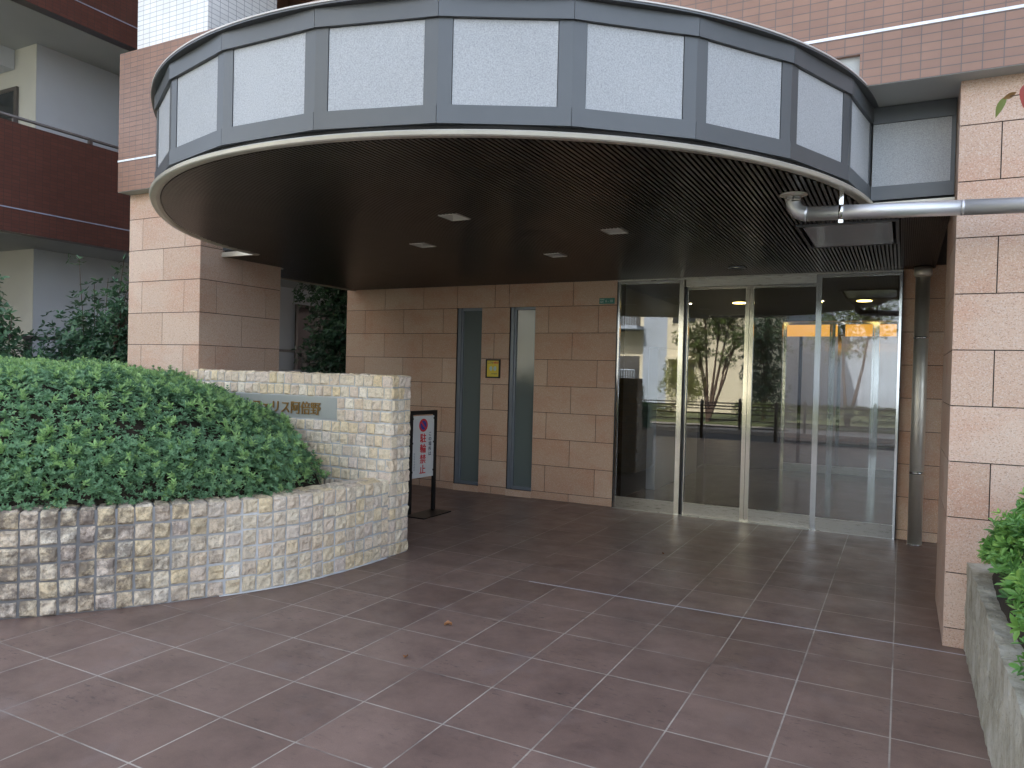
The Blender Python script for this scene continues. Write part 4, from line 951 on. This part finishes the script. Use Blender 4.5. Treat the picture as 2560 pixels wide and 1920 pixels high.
# ------------------------------------------------------------------ red leaved tree, only a branch tip reaches the frame
DT = thing('dogwood_tree', 'thin branch tip with red and green autumn leaves at the upper right', 'tree', (1.6, 2.6, .47))
m = MB(); m.tube([(1.6, 2.6, .47), (1.62, 2.6, 1.6), (1.55, 2.65, 2.6), (1.7, 2.6, 3.6)], [.045, .038, .028, .012], 8)
tw = [(1.56, 2.65, 2.45), (1.1, 2.8, 2.62), (.6, 2.95, 2.63), (.36, 3.0, 2.575), (.29, 3.0, 2.572)]; m.tube(tw, [.014, .009, .005, .0025, .0015], 6)
for q in ((2.2, 2.3, 3.3), (1.2, 2.3, 3.2), (1.9, 3.1, 3.3)): m.tube([(1.57, 2.63, 2.5), q], [.014, .005], 6)
m.build('trunk', M_BARK, DT)
def bleaf(mb, p, d, up_, L, Wd, tint):
    p, d, up_ = Vector(p), Vector(d).normalized(), Vector(up_); s_ = d.cross(up_).normalized(); up_ = s_.cross(d); vs = []; n_ = 7
    for a in range(n_ + 1):
        tt = a / n_; w_ = math.sin(math.pi * tt ** .85) * Wd / 2 + .0004
        c = p + d * tt * L - up_ * (tt * tt) * L * .18
        vs += [c - s_ * w_ + up_ * w_ * .35, c, c + s_ * w_ + up_ * w_ * .35]
    mb.add(vs, [(a * 3 + b, (a + 1) * 3 + b, (a + 1) * 3 + b + 1, a * 3 + b + 1) for a in range(n_) for b in range(2)], 0, tint, True)
m = MB()
bleaf(m, (.282, 3.0, 2.575), (-.45, 0, -.9), (-.3, -.9, .2), .072, .024, .02)
bleaf(m, (.272, 2.995, 2.565), (1, .1, .42), (0, -.8, -.5), .045, .018, .25)
bleaf(m, (.352, 2.99, 2.61), (-.25, -.1, -1), (.1, -1, .1), .085, .055, .6)
bleaf(m, (.36, 3.0, 2.61), (.8, 0, -.75), (.2, -1, .3), .07, .035, .75)
rr = random.Random(4)
for k in range(240):
    c_ = rr.choice([(2.2, 2.3, 3.3), (1.2, 2.3, 3.2), (1.9, 3.1, 3.3), (1.7, 2.6, 3.6)]); p_ = [c_[i] + rr.gauss(0, .22) for i in range(3)]
    bleaf(m, p_, (rr.gauss(0, 1), rr.gauss(0, 1), -.6), (rr.gauss(0, .4), rr.gauss(0, .4), 1), .08, .045, rr.uniform(0, 1))
m.build('leaves', M_RED, DT)

# ------------------------------------------------------------------ across the street (seen reflected in the doors)
def fence(name, label, yy, x0, x1, h):
    F_ = thing(name, label, 'fence', ((x0 + x1) / 2, yy, 0), 'brown fences along the street')
    x = x0
    while x <= x1: q = MB(); q.tube([(x, yy, -.05), (x, yy, h), (x, yy, h + .05)], [.045, .045, .012], 10); q.build('post', M_FENCE, F_); x += 1.87
    for zz_ in (h * .88, h * .68, h * .32): q = MB(); q.tube([(x0, yy, zz_), (x1, yy, zz_)], .018, 8); q.build('rail', M_FENCE, F_)
fence('street_fence', 'brown post and rail fence along the near kerb, reflected in the doors', -2.55, -15.9, -2.5, .98)
fence('street_fence', 'brown post and rail fence across the road, reflected in the doors', -6.25, -23.1, 9.7, .93)
OB = thing('cream_building', 'sunlit cream apartment block across the street, reflected in the doors', 'building', (-8, -18, 0))
m = MB(); m.box(-9.5, -5.75, -26, -16, 0, 13, 0); m.box(-11.0, -9.5, -26, -17.2, 0, 13, 1); m.box(-22, -11.0, -26, -17.6, 0, 13, 0)
for zz_ in (.2, 2.9, 5.6, 8.3): m.box(-20, -11.05, -17.59, -16.3, zz_ + .9, zz_ + 1.05, 1)
m.build('wall', [M_CREAM, M_GREYR], OB)
for zz_ in (1.25, 3.95, 6.6, 9.3):
    q = MB(); q.box(-9.3, -8.2, -15.985, -15.95, zz_, zz_ + 1.05); q.box(-9.45, -8.1, -15.99, -15.6, zz_ + 1.12, zz_ + 1.22); o = q.build('window', M_CREAM, OB); q = MB(); q.box(-9.25, -8.25, -15.949, -15.94, zz_ + .05, zz_ + 1.0); q.build('pane', M_DGLASS, o)
    q = MB(); q.box(-17, -11.3, -17.585, -17.56, zz_ - .2, zz_ + 1.3); q.build('window', M_DGLASS, OB)
    q = MB(); x = -19.9
    while x < -11.1: q.box(x, x + .03, -16.34, -16.31, zz_ - .05, zz_ + .6); x += .12
    q.box(-20, -11.1, -16.35, -16.3, zz_ + .6, zz_ + .65); q.build('balcony_rail', M_GREYR, OB)
GB = thing('grey_building', 'pale grey block farther back across the street, reflected in the right doors', 'building', (6, -32, 0))
m = MB(); m.box(-14, 26, -40, -30, 0, 15); m.build('wall', M_GREYR, GB)
for zz_ in (1.2, 4.0, 6.8, 9.6):
    for k in range(3, 8): q = MB(); q.box(-2.5 + 3 * k, -.9 + 3 * k, -29.995, -29.95, zz_, zz_ + 1.3); q.build('window', M_DGLASS, GB)
shrub('street_tree', 'multi stemmed leafy tree across the street, reflected in the left sliding door', 'tree', (-6.0, -9.0, 0),
      [(-6.4, -9.0, 2.45, .6, .4), (-5.4, -9.0, 2.3, .45, .4), (-6.5, -9.0, 3.0, .8, .6), (-5.7, -9.2, 3.7, .9, .8), (-6.2, -8.8, 4.6, 1.1, .9), (-5.1, -9.0, 3.0, .6, .6), (-5.2, -9.1, 4.4, .9, .9)], M_TREE, .065, 6500, (), 14, 'trees across the street', .06, .5, 5, 9)
shrub('street_tree', 'feathery yellow green tree low across the street, reflected beside the taller one', 'tree', (-6.8, -8.9, 0),
      [(-7.1, -8.9, 1.5, .55, .8), (-6.5, -8.8, 1.3, .45, .7)], M_TREE, .06, 1500, (), 15, 'trees across the street', .03, .8, 5, 14)
shrub('street_tree', 'sparse tree in front of the grey block, reflected in the right doors', 'tree', (-1.6, -10, 0),
      [(-1.8, -10, 3.4, 1.3, 1.2), (-.9, -10, 4.2, 1.2, 1.2)], M_TREE, .09, 1600, (), 16, 'trees across the street', .07, .45, 4, 16)
shrub('street_tree', 'broad dark tree across the street at the far right of the reflection', 'tree', (2.2, -9.4, 0),
      [(2.2, -9.4, 3.8, 1.7, 1.5), (1.2, -9.6, 4.6, 1.2, 1.0)], M_EVG, .12, 1300, (), 17, 'trees across the street', .09, .5, 4, 12)
shrub('street_tree', 'dense dark evergreen added beside the cream block to darken the reflection, reflected in the right sliding door', 'tree', (-4.6, -12, 0),
      [(-4.6, -12, 1.4, .8, 1.0), (-4.7, -12, 3.0, .9, 1.2), (-4.5, -12, 4.8, .8, 1.2)], M_EVGD, .10, 2600, (), 18, 'trees across the street', .08, .4, 5, 8)  # tree added only to darken this part of the door reflection
def low_hedge(x0, x1, y, h, d, seed, lab):
    rg_ = np.random.default_rng(seed); n_ = int((x1 - x0) * 240); P_ = np.stack([rg_.uniform(x0, x1, n_), y + rg_.uniform(-d, d, n_), .05 + h * rg_.random(n_) ** .4], -1)
    T_ = np_obj('low_hedge', *leaves(P_, rg_.normal(0, .5, P_.shape) + nb, 5, .07, .03, .15, rg_, (.0, .8), rg_.uniform(.3, .9, n_)), M_TREE, origin=((x0 + x1) / 2, y, 0)); tag(T_, lab, 'hedge', 'low hedges across the street')
low_hedge(-14, -7.2, -9.3, .55, .35, 31, 'low green hedge left of the street trees, reflected in the leftmost panel')
low_hedge(-5.2, 4, -9.3, .7, .4, 32, 'low yellowish hedge right of the street trees, reflected in the doors')
